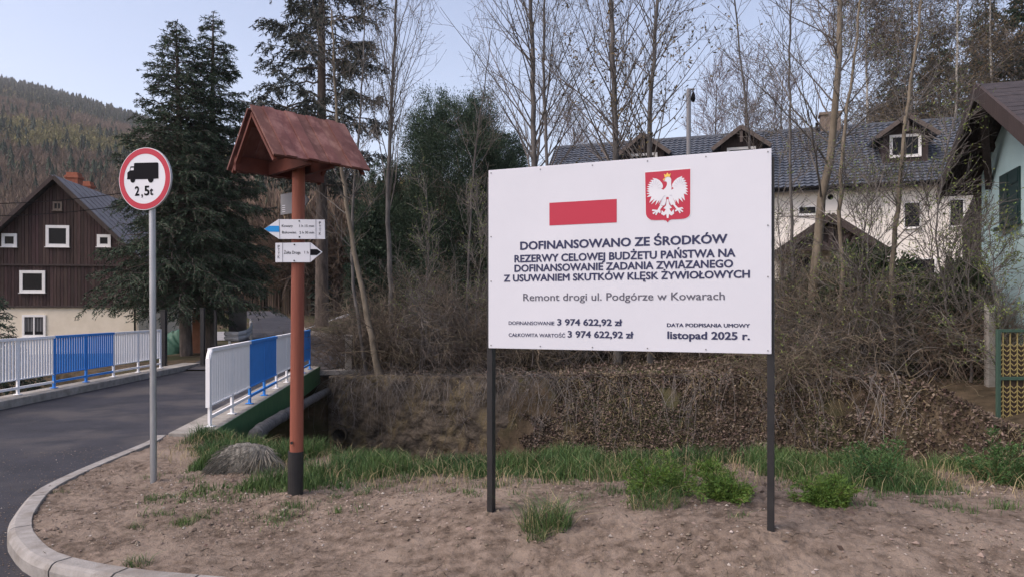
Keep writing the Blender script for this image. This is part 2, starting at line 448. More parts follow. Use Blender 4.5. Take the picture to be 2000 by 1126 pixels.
# --- road: near apron, strip over the bridge, road up beyond
def RX(Y): return -4.03 - .141 * (Y - 9.56)
def LX(Y): return -9.10 - .060 * (Y - 13.2)
rb = MB()
def strip(rows, m=0):
    V = []
    for a, b in rows:
        for k in range(9):
            V.append(np.asarray(a) * (1 - k / 8) + np.asarray(b) * k / 8)
    n = len(rows); i = np.arange(n * 9).reshape(n, 9)
    rb.add(V, np.stack([i[:-1, :-1], i[:-1, 1:], i[1:, 1:], i[1:, :-1]], -1).reshape(-1, 4), m)
def road_edge(y): return float(np.interp(y, [-2, 1, 2.2, 2.98, 3.66, 4.0, 4.24, 4.66, 5.36, 6.3, 9.2], [14, 7.4, 4.3, 2.3, .5, -.5, -1.3, -2.7, -3.4, -3.9, -4.2]))
strip([((-60, y, .004), (road_edge(y), y, .004)) for y in np.concatenate([np.linspace(-30, -3, 6), np.linspace(-2, 9.15, 60)])])
strip([((LX(y) + .2, y, .004), (RX(y) - .33, y, .004)) for y in np.linspace(9.15, 20.2, 8)])
def rz(x, y): return .03 + .07 * max(0, y - 20.0)
far = [(-9.35, -5.2, 20.2), (-9.6, -4.6, 22), (-9.9, -4.2, 24), (-10.2, -5.5, 26.5), (-10.7, -7.4, 28.6), (-11.0, -8.7, 30), (-11.9, -10, 33), (-13.2, -11.2, 36.5), (-15, -12.6, 40), (-18, -14.4, 43.5)]
strip([((a, y, rz(a, y)), (b, y, rz(b, y))) for a, b, y in far])
# branch that turns right behind the thicket
strip([((-9.9 + 5.7, 24, rz(0, 24) + .004), (-5.5, 26.6, rz(0, 26.6) + .004)), ((-2, 22.8, rz(0, 23)), (-2.5, 26.3, rz(0, 26.3))), ((1.5, 21.2, rz(0, 22.3)), (1, 24.6, rz(0, 25))), ((6, 19.6, rz(0, 22)), (6, 22.5, rz(0, 25)))])
tag(rb.build('road', m_asphalt), kind='structure')
lr = MB()
V = []
for (x, y, z) in [(-30, 43.6, 1.50), (-19, 44.4, 1.56), (-15, 45, 1.62), (-11, 45.6, 1.66), (-6, 46, 1.7)]:
    V += [(x + .12 * k, y + .9 * k, float(g(x + .12 * k, y + .9 * k)) + .06) for k in range(6)]
lr.add(V, [[6 * i + k, 6 * i + 6 + k, 6 * i + 7 + k, 6 * i + 1 + k] for i in range(4) for k in range(5)])
tag(lr.build('upper_road', m_road_far), kind='structure')
# verge kerb by the old spruce
kb = MB(); pts = [at(576, 640, 33) * 0 + np.array([-11.0, 36.0, rz(0, 36) + .05]), np.array([-9.6, 32.6, rz(0, 32.6) + .05]), np.array([-8.75, 30.3, rz(0, 30.3) + .05]), np.array([-7.6, 29.0, rz(0, 29) + .05]), np.array([-5.4, 26.9, rz(0, 27) + .05])]
for a, b in zip(pts[:-1], pts[1:]): kb.beam(a, b, .15, .16)
tag(kb.build('verge_kerb', m_kerb), kind='structure')
st_ = MB(); st_.add([(-26, 11, -2.1), (11, 4, -2.1), (11, 14, -2.1), (-26, 20, -2.1)], [[0, 1, 2, 3]])
tag(st_.build('stream_water', mat('water', (.012, .013, .012), .12, spec=.5)), kind='structure')
Z = np.array([0, 0, 1.])

# ------------------------------------------------------------------ bridge
br = root('road_bridge', 'low concrete road bridge with a dark green edge beam over the stream', 'bridge', (-6.6, 14.6, 0))
y0, y1 = 9.15, 20.15
def quadprism(x0f, x1f, ya, yb, z0, z1, n=6):
    mb = MB(); yy = np.linspace(ya, yb, n)
    for a, b in zip(yy[:-1], yy[1:]):
        P = [(x0f(a), a, z0), (x1f(a), a, z0), (x1f(b), b, z0), (x0f(b), b, z0), (x0f(a), a, z1), (x1f(a), a, z1), (x1f(b), b, z1), (x0f(b), b, z1)]
        Fc = [[0, 3, 2, 1], [4, 5, 6, 7], [0, 4, 7, 3], [1, 2, 6, 5]]
        if a == yy[0]: Fc.append([0, 1, 5, 4])
        if b == yy[-1]: Fc.append([3, 7, 6, 2])
        mb.add(P, Fc)
    return mb
quadprism(lambda y: LX(y) - .1, lambda y: RX(y) + .04, y0, y1, -.42, -.002).build('deck', m_darkvoid, br)
bevel(quadprism(lambda y: RX(y) - .40, lambda y: RX(y) + .13, y0 - .05, y1, -.001, .15).build('kerb_slab', m_concrete, br), .012)
bevel(quadprism(lambda y: LX(y) - .22, lambda y: LX(y) + .30, 6, y1 + 1.2, -.001, .15).build('kerb_slab', m_concrete, br), .012)
quadprism(lambda y: RX(y) + .045, lambda y: RX(y) + .14, y0 - .06, y1, -.33, .146).build('edge_beam', m_green, br)
quadprism(lambda y: LX(y) - .23, lambda y: LX(y) - .225 + .12, 6, y1, -.36, .146).build('edge_beam', m_green, br)
a = MB(); a.box((-6.7, 20.5, -1.3), (6.5, .6, 2.4)); a.build('abutment', m_darkvoid, br); a = MB(); a.box((-6.7, 9.35, -1.3), (5.4, .4, 2.5))
a.build('abutment', m_darkvoid, br)
w_ = MB(); w_.box((-4.75, 20.62, -.03), (1.5, 1.0, .12), .25)
w_.build('wing_slab', m_kerb, br)

def railing(label, Xf, Ys, colours, near_plate=False, z0=.15, H=1.03):
    t = root('bridge_railing', label, 'railing', (Xf(Ys[0]), Ys[0], z0), 'bridge railings')
    P = lambda y, z: np.array([Xf(y), y, z0 + z])
    for i in range(len(Ys)):
        c = colours[min(i, len(colours) - 1)]
        mb = MB(); mb.beam(P(Ys[i], 0), P(Ys[i], H - .02), .06, .035, up=(1, .0, 0))
        mb.frame(P(Ys[i], .006), np.array([1., 0, 0]), np.array([0, 1., 0]), Z, -.06, .06, -.05, .05, 0, .012)
        bevel(mb.build('post', c, t), .004)
    for i in range(len(Ys) - 1):
        c = colours[i]
        ya, yb = Ys[i], Ys[i + 1]
        mb = MB()
        n = max(4, int(round((yb - ya) / .092)))
        for k in range(n):
            y = ya + (k + .5) * (yb - ya) / n
            mb.beam(P(y, .29), P(y, H - .03), .053, .012, up=(1, 0, 0))
        mb.beam(P(ya + .03, .285), P(yb - .03, .285), .04, .02)
        mb.build('panel', c, t)
        mb = MB(); mb.beam(P(ya + .03, .13), P(yb - .03, .13), .03, .045)
        mb.build('lower_rail', c, t)
        mb = MB(); mb.beam(P(ya, H - .005), P(yb, H - .005), .06, .05)
        mb.build('handrail', c, t)
    if near_plate:
        mb = MB(); mb.beam(P(Ys[0] - .05, .27), P(Ys[0] - .05, H - .11), .075, .055, up=(1, 0, 0))
        an = np.linspace(0, math.pi / 2, 7)
        mb.tubes(np.array([P(Ys[0] + .08 - .13 * math.sin(x), H - .14 + .13 * math.cos(x)) for x in an]), np.full(7, .036), 8, cap=True)
        mb.build('end_plate', m_whitepaint, t)
    return t
YR = [9.56, 10.74, 11.92, 13.10, 14.28, 15.46, 16.64, 17.82, 19.0]
Wp, Bp = m_whitepaint, m_bluepaint
railing('white and blue railing on the green bridge beam, behind the wooden post', RX, YR, [Wp, Wp, Bp, Bp, Wp, Wp, Bp, Bp], True)
YL = [9.6, 10.8, 12.0, 13.2, 14.35, 15.55, 16.75, 18.0, 19.3]
railing('white and blue railing across the road, in front of the dark wooden house', LX, YL, [Wp, Wp, Wp, Wp, Bp, Bp, Wp, Wp])

# pipe under the bridge edge, retaining wall and outlet
pp = np.array([(-3.55, 9.9, -.02), (-3.9, 11.5, -.12), (-4.55, 15.5, -.34), (-5.1, 19.9, -.52)])
mb = MB(); mb.tube(resample(pp, 14), .10, 10)
for k in (1, 4, 7, 10):
    q = resample(pp, 14)[k]; mb.tube([q, q + (pp[3] - pp[2]) * .012], .112, 10)
tag(mb.build('service_pipe', m_pipe, smooth=True, loc=pp[0]), 'grey lagged pipe running under the green bridge beam', 'pipe')
def ribbon_wall():
    X = np.linspace(-5.05, 1.6, 150); rows = []
    zt = topz(X) + .04 + .03 * fbm(X * 2, X * 0, 3, 2)
    for t in np.linspace(0, 1, 50):
        z = zt * (1 - t) - 2.35 * t
        y = E_f(X) - .22 + .9 * sst(-.4, 1.6, X) + .16 * fbm(X * 1.5, z * 1.5, 4, 7) + .09 * fbm(X * 6, z * 7, 3, 8) - .10 * t
        rows.append(np.stack([X, y, z], -1))
    top = rows[0] + np.array([.1, .55, .0])
    rows = [top] + rows
    V = np.array(rows); n, k = V.shape[:2]; i = np.arange(n * k).reshape(n, k)
    mb = MB(); mb.add(V, np.stack([i[:-1, :-1], i[1:, :-1], i[1:, 1:], i[:-1, 1:]], -1).reshape(-1, 4))
    return mb
tag(ribbon_wall().build('retaining_wall', m_oldwall, smooth=True, loc=(-2, 18, -2.3)), 'crumbling brown concrete retaining wall of the stream with a round outlet', 'wall')
c = at(664, 848, 19.3); mb = MB()
an = np.linspace(0, 2 * math.pi, 25)
for (r0, r1, ya, yb) in ((.17, .20, -.14, .5),):
    for k in range(24):
        P = []
        for r_ in (r0, r1):
            for yy in (ya, yb):
                for q in (an[k], an[k + 1]): P.append(c + np.array([r_ * math.cos(q), yy, r_ * math.sin(q)]))
        mb.add(P, [[0, 1, 5, 4], [0, 2, 3, 1], [4, 5, 7, 6]])
mb.tube([c + np.array([0, .1, 0]), c + np.array([0, .12, 0])], .17, 20)
tag(mb.build('outlet_pipe', [m_oldwall], loc=c), 'round concrete outlet pipe low in the stream wall', 'pipe')
c = at(681, 690, 20.4); mb = MB(); mb.box((c[0], 20.4, .36), (.20, .20, 1.2), .2); mb.box((c[0], 20.4, .99), (.24, .24, .06), .2)
tag(bevel(mb.build('concrete_pillar', m_concrete, loc=(c[0], 20.4, -.2)), .02), 'old concrete pillar standing at the end of the bridge beside the thicket', 'pillar')

# ------------------------------------------------------------------ information board
BL = np.array([at(954, 679, 4.855)[0], 4.855, 1.447]); BR = np.array([1.517, 4.19, 1.449]); TLz = 2.650
U = nrm((BR - BL) * np.array([1, 1, 0])); BN = np.array([U[1], -U[0], 0.])   # towards the camera
WB = np.linalg.norm((BR - BL)[:2]); BH = 1.20
bd = root('information_board', 'large white board with Polish funding text, red flag and eagle crest on two black posts', 'sign board', ((BL + BR) / 2)[:2].tolist() + [.36])
mb = MB(); mb.frame(BL, U, Z, -BN, 0, WB, 0, BH, 0, .012)
bevel(mb.build('panel', m_board, bd), .002)
for i, (px, py) in enumerate(((959.5, 997), (1505.5, 1028))):
    p = hit(px, 690, BL - BN * .045, BN)
    zg = float(bed(p[0], p[1], False))
    mb = MB(); mb.frame(np.array([p[0], p[1], 0]), U, Z, BN, -.02, .02, zg - .3, 2.60, -.03, .03)
    bevel(mb.build('post', m_postblack, bd), .003)
for u, v in [(u, v) for u in np.linspace(.02, WB - .02, 6) for v in (.02, BH - .02)] + [(u, v) for u in (.02, WB - .02) for v in (.45, .75)]:
    mb = MB(); mb.tube([BL + U * u + Z * v, BL + U * u + Z * v + BN * .003], .0045, 8); mb.build('screw', m_greymetal, bd)


def text_geo(s, bold=0.0):
    cu = bpy.data.curves.new('t', 'FONT'); cu.body = s; cu.size = 1; cu.offset = bold; cu.resolution_u = 3
    o = bpy.data.objects.new('t', cu); COL.objects.link(o)
    me = bpy.data.meshes.new_from_object(o)
    V = np.array([v.co[:] for v in me.vertices]); Fc = [list(p.vertices) for p in me.polygons]
    bpy.data.objects.remove(o); bpy.data.curves.remove(cu); bpy.data.meshes.remove(me)
    return V, Fc
CAP = {}
def put_text(mb, s, O, Uv, Wv, Nv, u0, u1, v, cap, bold=0.0, off=.0015, m=0, ref='H', capb=None):
    V, Fc = text_geo(s)
    if ref not in CAP:
        CAP[ref] = text_geo(ref)[0][:, 1].max()
    by = {}
    for f in Fc: by.setdefault(len(f), []).append(f)
    x0, x1 = V[:, 0].min() - bold, V[:, 0].max() + bold
    offs = [(0, 0)] if bold <= 0 else [(bold * math.cos(q), bold * .8 * math.sin(q)) for q in np.arange(8) * math.pi / 4 + .1]
    for k, (dx, dy) in enumerate(offs):                    # weight of the strokes
        X = u0 + (V[:, 0] + dx - x0) * (u1 - u0) / (x1 - x0)
        Yv = v + (V[:, 1] + dy) * cap / (CAP[ref] + bold * .8)
        P = O + X[:, None] * Uv + Yv[:, None] * Wv + Nv * (off + k * .00004)
        mb.add(P, [np.array(f) for f in by.values()], m)

def bz(zx, zy): return 930 + zx / 2.5016, 270 + zy / 2.5016
def buv(zx, zy):
    p = hit(*bz(zx, zy), BL, BN) - BL
    return float(np.dot(p, U)), float(p[2])
def board_line(s, l, r, bold, mat_, name='lettering', ref='H'):
    """l = (x, baseline, captop) in the close-up, r = (x, baseline)"""
    ua, va = buv(l[0], l[1]); ub, vb = buv(r[0], r[1])
    cap = buv(l[0], l[2])[1] - va
    mb = MB(); put_text(mb, s, BL, U, Z, BN, ua, ub, (va + vb) / 2, cap, bold, ref=ref)
    mb.build(name, mat_, bd)
board_line('DOFINANSOWANO ZE ŚRODKÓW', (215, 547, 508), (1228, 509), .036, m_ink)
board_line('REZERWY CELOWEJ BUDŻETU PAŃSTWA NA', (187, 607, 572), (1267, 577), .036, m_ink)
board_line('DOFINANSOWANIE ZADANIA ZWIĄZANEGO', (187, 653, 619), (1256, 629), .036, m_ink)
board_line('Z USUWANIEM SKUTKÓW KLĘSK ŻYWIOŁOWYCH', (135, 700, 667), (1338, 680), .036, m_ink)
board_line('Remont drogi ul. Podgórze w Kowarach', (230, 793, 758), (1215, 787), .010, m_ink_grey)
board_line('DOFINANSOWANIE', (159, 910, 893), (382, 909), .016, m_ink)
board_line('3 974 622,92 zł', (396, 911, 880), (714, 913), .034, m_ink, ref='3')
board_line('CAŁKOWITA WARTOŚĆ', (159, 969, 952), (436, 968), .016, m_ink)
board_line('3 974 622,92 zł', (447, 970, 938), (769, 974), .034, m_ink, ref='3')
board_line('DATA PODPISANIA UMOWY', (932, 919, 902), (1338, 921), .034, m_ink)
board_line('listopad 2025 r.', (934, 976, 940), (1338, 982), .034, m_ink, ref='l')
def flat(name, pts, m, off, parent, O, Nv, fn, mb=None):
    own = mb is None
    mb = mb or MB()
    mb.poly([fn(*p) + Nv * off for p in pts])
    return mb.build(name, m, parent) if own else mb
def bpt(zx, zy): return hit(*bz(zx, zy), BL, BN)
fa, fb = buv(358, 317), buv(687, 297); fc, fd = buv(358, 428), buv(687, 411)
u0_, u1_, v0_, v1_ = fa[0], fb[0], (fc[1] + fd[1]) / 2, (fa[1] + fb[1]) / 2
mb = MB(); mb.poly([BL + U * a + Z * b + BN * .0014 for a, b in ((u0_, v0_), (u1_, v0_), (u1_, v1_), (u0_, v1_))])
mb.build('flag', m_flagred, bd)
# coat of arms
def ept(x, y): return hit(1220 + x / 8.04, 310 + y / 8.04, BL, BN)
def arc(cx, cy, r, a0, a1, n=8): return [(cx + r * math.cos(R(q)), cy + r * math.sin(R(q))) for q in np.linspace(a0, a1, n)]
sh = [(322, 220), (1032, 162), (1030, 850), (1022, 890), (1000, 915), (965, 935), (930, 945), (880, 950), (740, 957), (700, 972), (676, 1004), (652, 975), (610, 965), (470, 968), (420, 965), (385, 948), (355, 920), (338, 885), (334, 850)]
cen = np.mean(sh, axis=0)
flat('crest_border', [tuple(cen + (np.array(p) - cen) * 1.035) for p in sh], m_eagle, .0012, bd, BL, BN, ept)
cr = flat('crest', sh, m_red if False else m_flagred, .0017, bd, BL, BN, ept)
eg = MB()
wl = [(612, 492), (575, 475), (600, 455), (602, 425), (588, 388), (550, 343), (500, 315), (437, 306), (462, 335), (403, 340), (436, 366), (380, 372), (415, 396), (362, 405), (402, 428), (350, 440), (394, 462), (345, 474), (392, 498), (343, 508), (392, 532), (343, 556), (398, 560), (346, 606), (425, 594), (386, 695), (470, 632), (415, 722), (506, 648), (482, 738), (545, 650), (533, 712), (604, 600)]
wr = [(735, 492), (772, 468), (745, 445), (748, 402), (780, 352), (830, 307), (907, 274), (893, 304), (942, 306), (920, 334), (967, 342), (938, 366), (985, 386), (950, 404), (994, 432), (955, 446), (998, 480), (958, 488), (1000, 525), (955, 524), (992, 572), (930, 550), (947, 660), (890, 602), (917, 685), (850, 622), (848, 716), (802, 640), (800, 690), (745, 590)]
body = [(600, 500), (640, 462), (664, 420), (668, 385), (655, 362), (600, 352), (640, 345), (620, 330), (640, 300), (680, 285), (718, 296), (733, 330), (730, 400), (738, 440), (735, 492), (750, 560), (748, 600), (600, 610)]
thl = [(600, 592), (655, 600), (652, 668), (625, 735), (600, 742), (590, 735), (548, 730)]
thr = [(745, 585), (692, 600), (697, 668), (735, 735), (765, 720), (800, 712)]
tail = [(664, 640), (688, 640), (700, 720), (742, 772), (705, 790), (735, 840), (772, 795), (778, 865), (735, 895), (698, 870), (690, 935), (677, 934), (664, 935), (655, 870), (618, 898), (574, 872), (585, 810), (618, 845), (648, 795), (610, 780), (650, 738)]
ftl = [(560, 730), (600, 748), (560, 800), (568, 850), (545, 860), (530, 838), (500, 890), (480, 880), (498, 842), (448, 878), (440, 850), (480, 832), (428, 822), (440, 800), (515, 808)]
ftr = [(758, 722), (785, 712), (845, 775), (905, 762), (928, 790), (880, 790), (922, 828), (910, 842), (862, 812), (882, 852), (866, 862), (838, 815), (800, 835), (790, 815), (815, 795)]
for k, pl in enumerate((wl, wr, body, tail, thl, thr, ftl, ftr)):
    flat('', pl, None, .0022 + .0002 * k, bd, BL, BN, ept, mb=eg)
e_ = eg.build('eagle', m_eagle, bd)
cw = MB(); flat('', [(632, 300), (618, 240), (648, 258), (672, 222), (698, 255), (724, 230), (712, 292), (680, 283)], None, .0042, bd, BL, BN, ept, mb=cw)
flat('', [(600, 330), (640, 305), (634, 330), (612, 342)], None, .0043, bd, BL, BN, ept, mb=cw)
cw.build('crown', m_gold, bd)
fl = MB()
for cx_, cy_, s_ in ((480, 470, -1), (870, 440, 1)):
    for k in range(7):
        q = R(200 + k * 26) if s_ < 0 else R(-20 - k * 26 + 0)
        a_ = np.array([cx_ + 40 * math.cos(q), cy_ + 60 * math.sin(q) * -1 * -1]); b_ = np.array([cx_ + 95 * math.cos(q), cy_ + 130 * math.sin(q)])
        d_ = (b_ - a_); nn = np.array([-d_[1], d_[0]]) / np.linalg.norm(d_) * 2.0
        flat('', [tuple(a_ - nn), tuple(a_ + nn), tuple(b_ + nn), tuple(b_ - nn)], None, .0043, bd, BL, BN, ept, mb=fl)
for pl in ([(603, 596), (640, 578), (642, 586), (606, 604)], [(705, 576), (745, 572), (748, 580), (708, 583)], [(548, 728), (604, 604), (610, 606), (556, 730)], [(650, 668), (628, 734), (634, 736), (656, 670)], [(698, 668), (718, 732), (724, 730), (704, 668)]):
    flat('', pl, None, .0044, bd, BL, BN, ept, mb=fl)
fl.build('feather_lines', mat('feather_grey', (.42, .42, .50), .6), bd)

# ------------------------------------------------------------------ lorry limit sign
SY = 6.83
phi = R(-15.3)
Us = np.array([math.cos(phi), math.sin(phi), 0]); Ns = np.array([math.sin(phi), -math.cos(phi), 0])
sc_ = at(282.5, 349.5, SY)
pg = at(297, 942, 6.75)
sg = root('traffic_sign', 'round red-ringed lorry weight limit sign on a thin galvanised pole', 'road sign', (pg[0], pg[1], .1))
top = at(289.5, 300, SY) - Ns * .05
pb = np.array([pg[0], 6.78, -.15])
mb = MB(); mb.tube([pb, top], .030, 16)
mb.build('pole', m_galv, sg, smooth=False)
def disc(r, off, n=56, c=sc_): return [c + Us * r * math.cos(q) + Z * r * math.sin(q) + Ns * off for q in np.linspace(0, 2 * math.pi, n, endpoint=False)]
mb = MB(); mb.prism(disc(.298, 0), -Ns * .022)
for v in (.13, -.13): mb.frame(sc_ - Ns * .022, Us, Z, -Ns, -.12, .12, v - .02, v + .02, 0, .03)
plate = mb.build('plate', mat('sign_back', (.42, .42, .44), .5, metal=.2), sg)
mb = MB(); mb.poly(disc(.297, .001)); mb.build('white_face', m_white, sg)
mb = MB()
oi, oo = disc(.238, .0025), disc(.291, .0025); n = len(oi)
mb.add(oi + oo, [[i, (i + 1) % n, (i + 1) % n + n, i + n] for i in range(n)])
mb.build('red_ring', m_red, sg)
def spt(x, y): return hit(220 + x / 7.508, 280 + y / 7.508, sc_, Ns)
tk = MB()
lorry = [(213, 530), (215, 515), (218, 510), (218, 440), (222, 428), (246, 410), (252, 405), (264, 345), (270, 340), (316, 340), (316, 305), (320, 295), (335, 290), (640, 283), (664, 285), (674, 295), (676, 518), (604, 523), (598, 555), (582, 575), (562, 580), (540, 574), (524, 552), (518, 527), (337, 530), (330, 560), (312, 578), (295, 581), (276, 574), (264, 552), (262, 532)]
flat('', lorry, None, .003, sg, sc_, Ns, spt, mb=tk)
tk.build('lorry_symbol', m_black, sg)
mb = MB(); flat('', [(263, 400), (272, 362), (312, 360), (312, 398)], None, .0036, sg, sc_, Ns, spt, mb=mb); mb.build('lorry_window', m_white, sg)
mb = MB()
def suv(x, y):
    p = spt(x, y) - sc_
    return float(np.dot(p, Us)), float(p[2])
for s_, x0_, x1_, yb, yt, ref in (('2', 328, 396, 768, 632, '2'), (',', 424, 446, 775, 640, '2'), ('5', 466, 544, 764, 626, '5'), ('t', 546, 598, 758, 664, 't')):
    ua, va = suv(x0_, yb); ub, vb = suv(x1_, yb); cap = suv(x0_, yt)[1] - va
    put_text(mb, s_, sc_, Us, Z, Ns, ua, ub, va, cap, .035, off=.003, ref=ref)
mb.build('lettering', m_black, sg)

# ------------------------------------------------------------------ trail post with boarded roof
PX, PY = -1.786, 5.93
tp = root('trail_signpost', 'reddish wooden trail post with a small boarded gable roof and a black foot', 'signpost', (PX, PY, .2))
base = np.array([PX - .0, PY, -.1]); topc = np.array([PX + .018, PY, 2.96])
base[0] = at(578, 960, PY)[0]; topc[0] = at(583.5, 330, PY)[0]
mb = MB(); pts = [base + (topc - base) * k / 12 for k in range(13)]
mb.tubes(np.array(pts), .056 - .004 * np.linspace(0, 1, 13), 20, cap=True)
mb.build('post', m_redwood, tp, smooth=True)
zb = at(0, 880, PY)[2]
fx = lambda z: base + (topc - base) * (z - base[2]) / (topc[2] - base[2])
mb = MB(); mb.tube([fx(.0) + np.array([-.006, 0, 0]), fx(zb) + np.array([-.006, 0, 0])], .063, 20)
mb.tube([fx(.62) + np.array([-.02, -.06, 0]), fx(.62) + np.array([-.02, -.072, 0])], .012, 8)
mb.build('foot_sleeve', m_postblack, tp)
# roof frame
RC = np.array([-1.766, 5.93, 3.29])
ru = np.array([.704, .710, 0]); rv = np.array([.71, -.704, 0])
Lr, hs, rise = .425, .388, .446
def rp(a, b, z): return RC + ru * a + rv * b + Z * z
rf = MB()
n = 9; edges = np.linspace(-Lr, Lr, n + 1)
pr = np.random.default_rng(3)
for sd_ in (1, -1):
    sl = nrm(rv * hs * sd_ - Z * rise); nn = nrm(np.cross(ru, sl)) * (1 if sd_ > 0 else 1)
    if nn[2] < 0: nn = -nn
    Ls = math.hypot(hs, rise)
    for k in range(n):
        o_ = .009 * (k % 2) + pr.uniform(0, .004)
        rf.frame(RC + nn * .012 + Z * .002 * sd_, ru, sl, nn, edges[k] + .0015, edges[k + 1] - .0015, (.0 if sd_ > 0 else .018), Ls + pr.uniform(-.006, .012), o_, o_ + .018)
roof = rf.build('roof', m_roofwood, tp)
ms = MB()
# battens under the boards, tie beams, inner rafters
for sd_ in (1, -1):
    sl = nrm(rv * hs * sd_ - Z * rise); nn = nrm(np.cross(ru, sl)); nn = nn if nn[2] > 0 else -nn
    for q in (.12, .52):
        ms.frame(RC + nn * .012, ru, sl, nn, -Lr + .03, Lr - .03, q - .03, q + .03, -.032, -.001)
    for a_ in (-Lr + .02, Lr - .05):
        ms.frame(RC + nn * .012, ru, sl, nn, a_, a_ + .03, .02, .58, -.055, -.033)
for a_ in (-.10, .10):
    ms.frame(rp(a_, 0, -.40), rv, Z, ru, -.36, .36, -.05, .05, -.02, .02)
ms.frame(rp(0, -.30, -.40), ru, Z, rv, -Lr + .02, Lr - .02, -.05, .07, -.015, .015)
ms.frame(rp(0, .30, -.38), ru, Z, rv, -.26, .3, -.03, .03, -.02, .02)
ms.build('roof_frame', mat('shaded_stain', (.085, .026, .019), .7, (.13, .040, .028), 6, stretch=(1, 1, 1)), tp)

def arrow_sign(label, outline, arrow, lines, texts, Y, white=m_white):
    """outline, arrow, lines, texts all in close-up pixels of the board (500..680, 340..540 at 5.63)"""
    def q(x, y): return 500 + x / 5.628, 340 + y / 5.628
    P = [at(*q(*p), Y) for p in outline]
    c = np.mean(P, axis=0)
    t = root('trail_sign', label, 'trail sign', c, 'arrow boards on the trail post')
    Nv = np.array([0, -1., 0]); Xv = np.array([1., 0, 0])
    mb = MB(); mb.prism(P, (0, .014, 0)); mb.build('plate', white, t)
    mb = MB(); mb.poly([at(*q(*p), Y) + Nv * .0015 for p in arrow[1]]); mb.build('arrow', arrow[0], t)
    mb = MB()
    for (x0, y0_, x1, y1_) in lines:
        a_, b_ = at(*q(x0, y0_), Y), at(*q(x1, y1_), Y)
        mb.beam(a_ + Nv * .001, b_ + Nv * .001, .003, .0012, up=(0, 1, 0))
    mb.build('divider_line', m_ink_grey, t)
    mb = MB()
    for s_, x0, x1, yb, yt, ref in texts:
        a_, b_, tt = at(*q(x0, yb), Y), at(*q(x1, yb), Y), at(*q(x0, yt), Y)
        put_text(mb, s_, np.array([0, Y, 0.]), Xv, Z, Nv, a_[0], b_[0], a_[2], tt[2] - a_[2], .006, off=.0015, ref=ref)
    mb.build('lettering', m_black, t)
    mb = MB()
    for (x, y) in ((476, 517), (478, 692)) if Y < 5.855 else ((422, 776), (420, 951)):
        p = at(*q(x, y), Y); mb.tube([p, p + Nv * .004], .006, 8)
    mb.build('screws', m_black, t)
pttk = lambda x, ys, h: [(ch, x - (10 if ch != 'K' else 11), x + 11, y + h, y, 'H') for ch, y in zip('PTTK', ys)]
arrow_sign('white arrow board pointing left with a blue stripe, upper one on the post',
           [(85, 604), (252, 714), (757, 714), (753, 501), (248, 497)],
           (m_bluearrow, [(95, 604), (150, 570), (254, 570), (256, 637), (146, 635)]),
           [(255, 500, 262, 713), (658, 501, 660, 713), (85, 604, 150, 569), (88, 606, 146, 637)],
           [('Kowary', 284, 404, 583, 556, 'K'), ('1 h 15 min', 476, 638, 583, 557, '1'), ('Bukowiec', 287, 443, 654, 627, 'B'), ('2 h 30 min', 478, 640, 655, 628, '2')] + pttk(703, (523, 563, 602, 641), 30), 5.85)
arrow_sign('white arrow board pointing right with a black tip, lower one on the post',
           [(727, 857), (600, 752), (213, 757), (213, 968), (598, 968)],
           (m_black, [(716, 857), (672, 826), (597, 826), (597, 892), (668, 892)]),
           [(293, 757, 293, 967), (596, 754, 596, 967)],
           [('Żółta Droga', 308, 490, 878, 846, 'D'), ('1 h', 533, 578, 875, 846, '1')] + pttk(250, (782, 820, 858, 896), 30), 5.86)
# board seen from behind, at an angle past the post
A0 = at(548, 398, 6.25); A1 = at(602.5, 408, 5.98)
A0[2] = 0; A1[2] = 0
uu = nrm(A1 - A0); zt, zl = at(0, 379, 6.22)[2], at(0, 419, 6.22)[2]
Ln = np.linalg.norm(A1 - A0)
bk = root('trail_sign', 'grey back of a smaller arrow board sticking out behind the post under the roof', 'trail sign', A0 + uu * Ln / 2 + Z * zl, 'arrow boards on the trail post')
nb = np.array([uu[1], -uu[0], 0])
mb = MB(); mb.prism([A0 + Z * zl, A0 + uu * (Ln - .1) + Z * zl, A0 + uu * Ln + Z * (zl + zt) / 2, A0 + uu * (Ln - .1) + Z * zt, A0 + Z * zt], -nb * .012)
mb.build('plate', m_greymetal, bk)
mb = MB()
for k in range(4): mb.frame(A0 + nb * .0015, uu, Z, nb, .03, .075, zl + .02 + k * .018, zl + .025 + k * .018, 0, .0006)
mb.build('label', m_white, bk)

# ------------------------------------------------------------------ boulder
def boulder(name, label, c, size, seed, m, cat='boulder'):
    import bmesh
    bm = bmesh.new(); bmesh.ops.create_icosphere(bm, subdivisions=5, radius=1)
    V = np.array([v.co[:] for v in bm.verts]); Fc = np.array([[v.index for v in f.verts] for f in bm.faces]); bm.free()
    d = 1 + .28 * fbm(V[:, 0] * 1.3 + V[:, 2] * .7 + 5, V[:, 1] * 1.3 + seed, 3, seed) + .10 * fbm(V[:, 0] * 9 + V[:, 2] * 9, V[:, 1] * 2.2 - V[:, 2], 3, seed + 4)
    V = V * d[:, None] * np.array(size); V[:, 2] = np.where(V[:, 2] > 0, V[:, 2], V[:, 2] * .4)
    V[:, 2] += .16 * V[:, 0]
    mb = MB(); mb.add(V + np.array(c), Fc)
    return tag(mb.build(name, m, smooth=True, loc=c), label, cat), V + np.array(c)
bo, bv = boulder('boulder', 'rounded grey furrowed boulder with matted dry grass, lying beside the trail post', (-2.66, 7.1, .11), (.30, .22, .26), 3, m_rock)
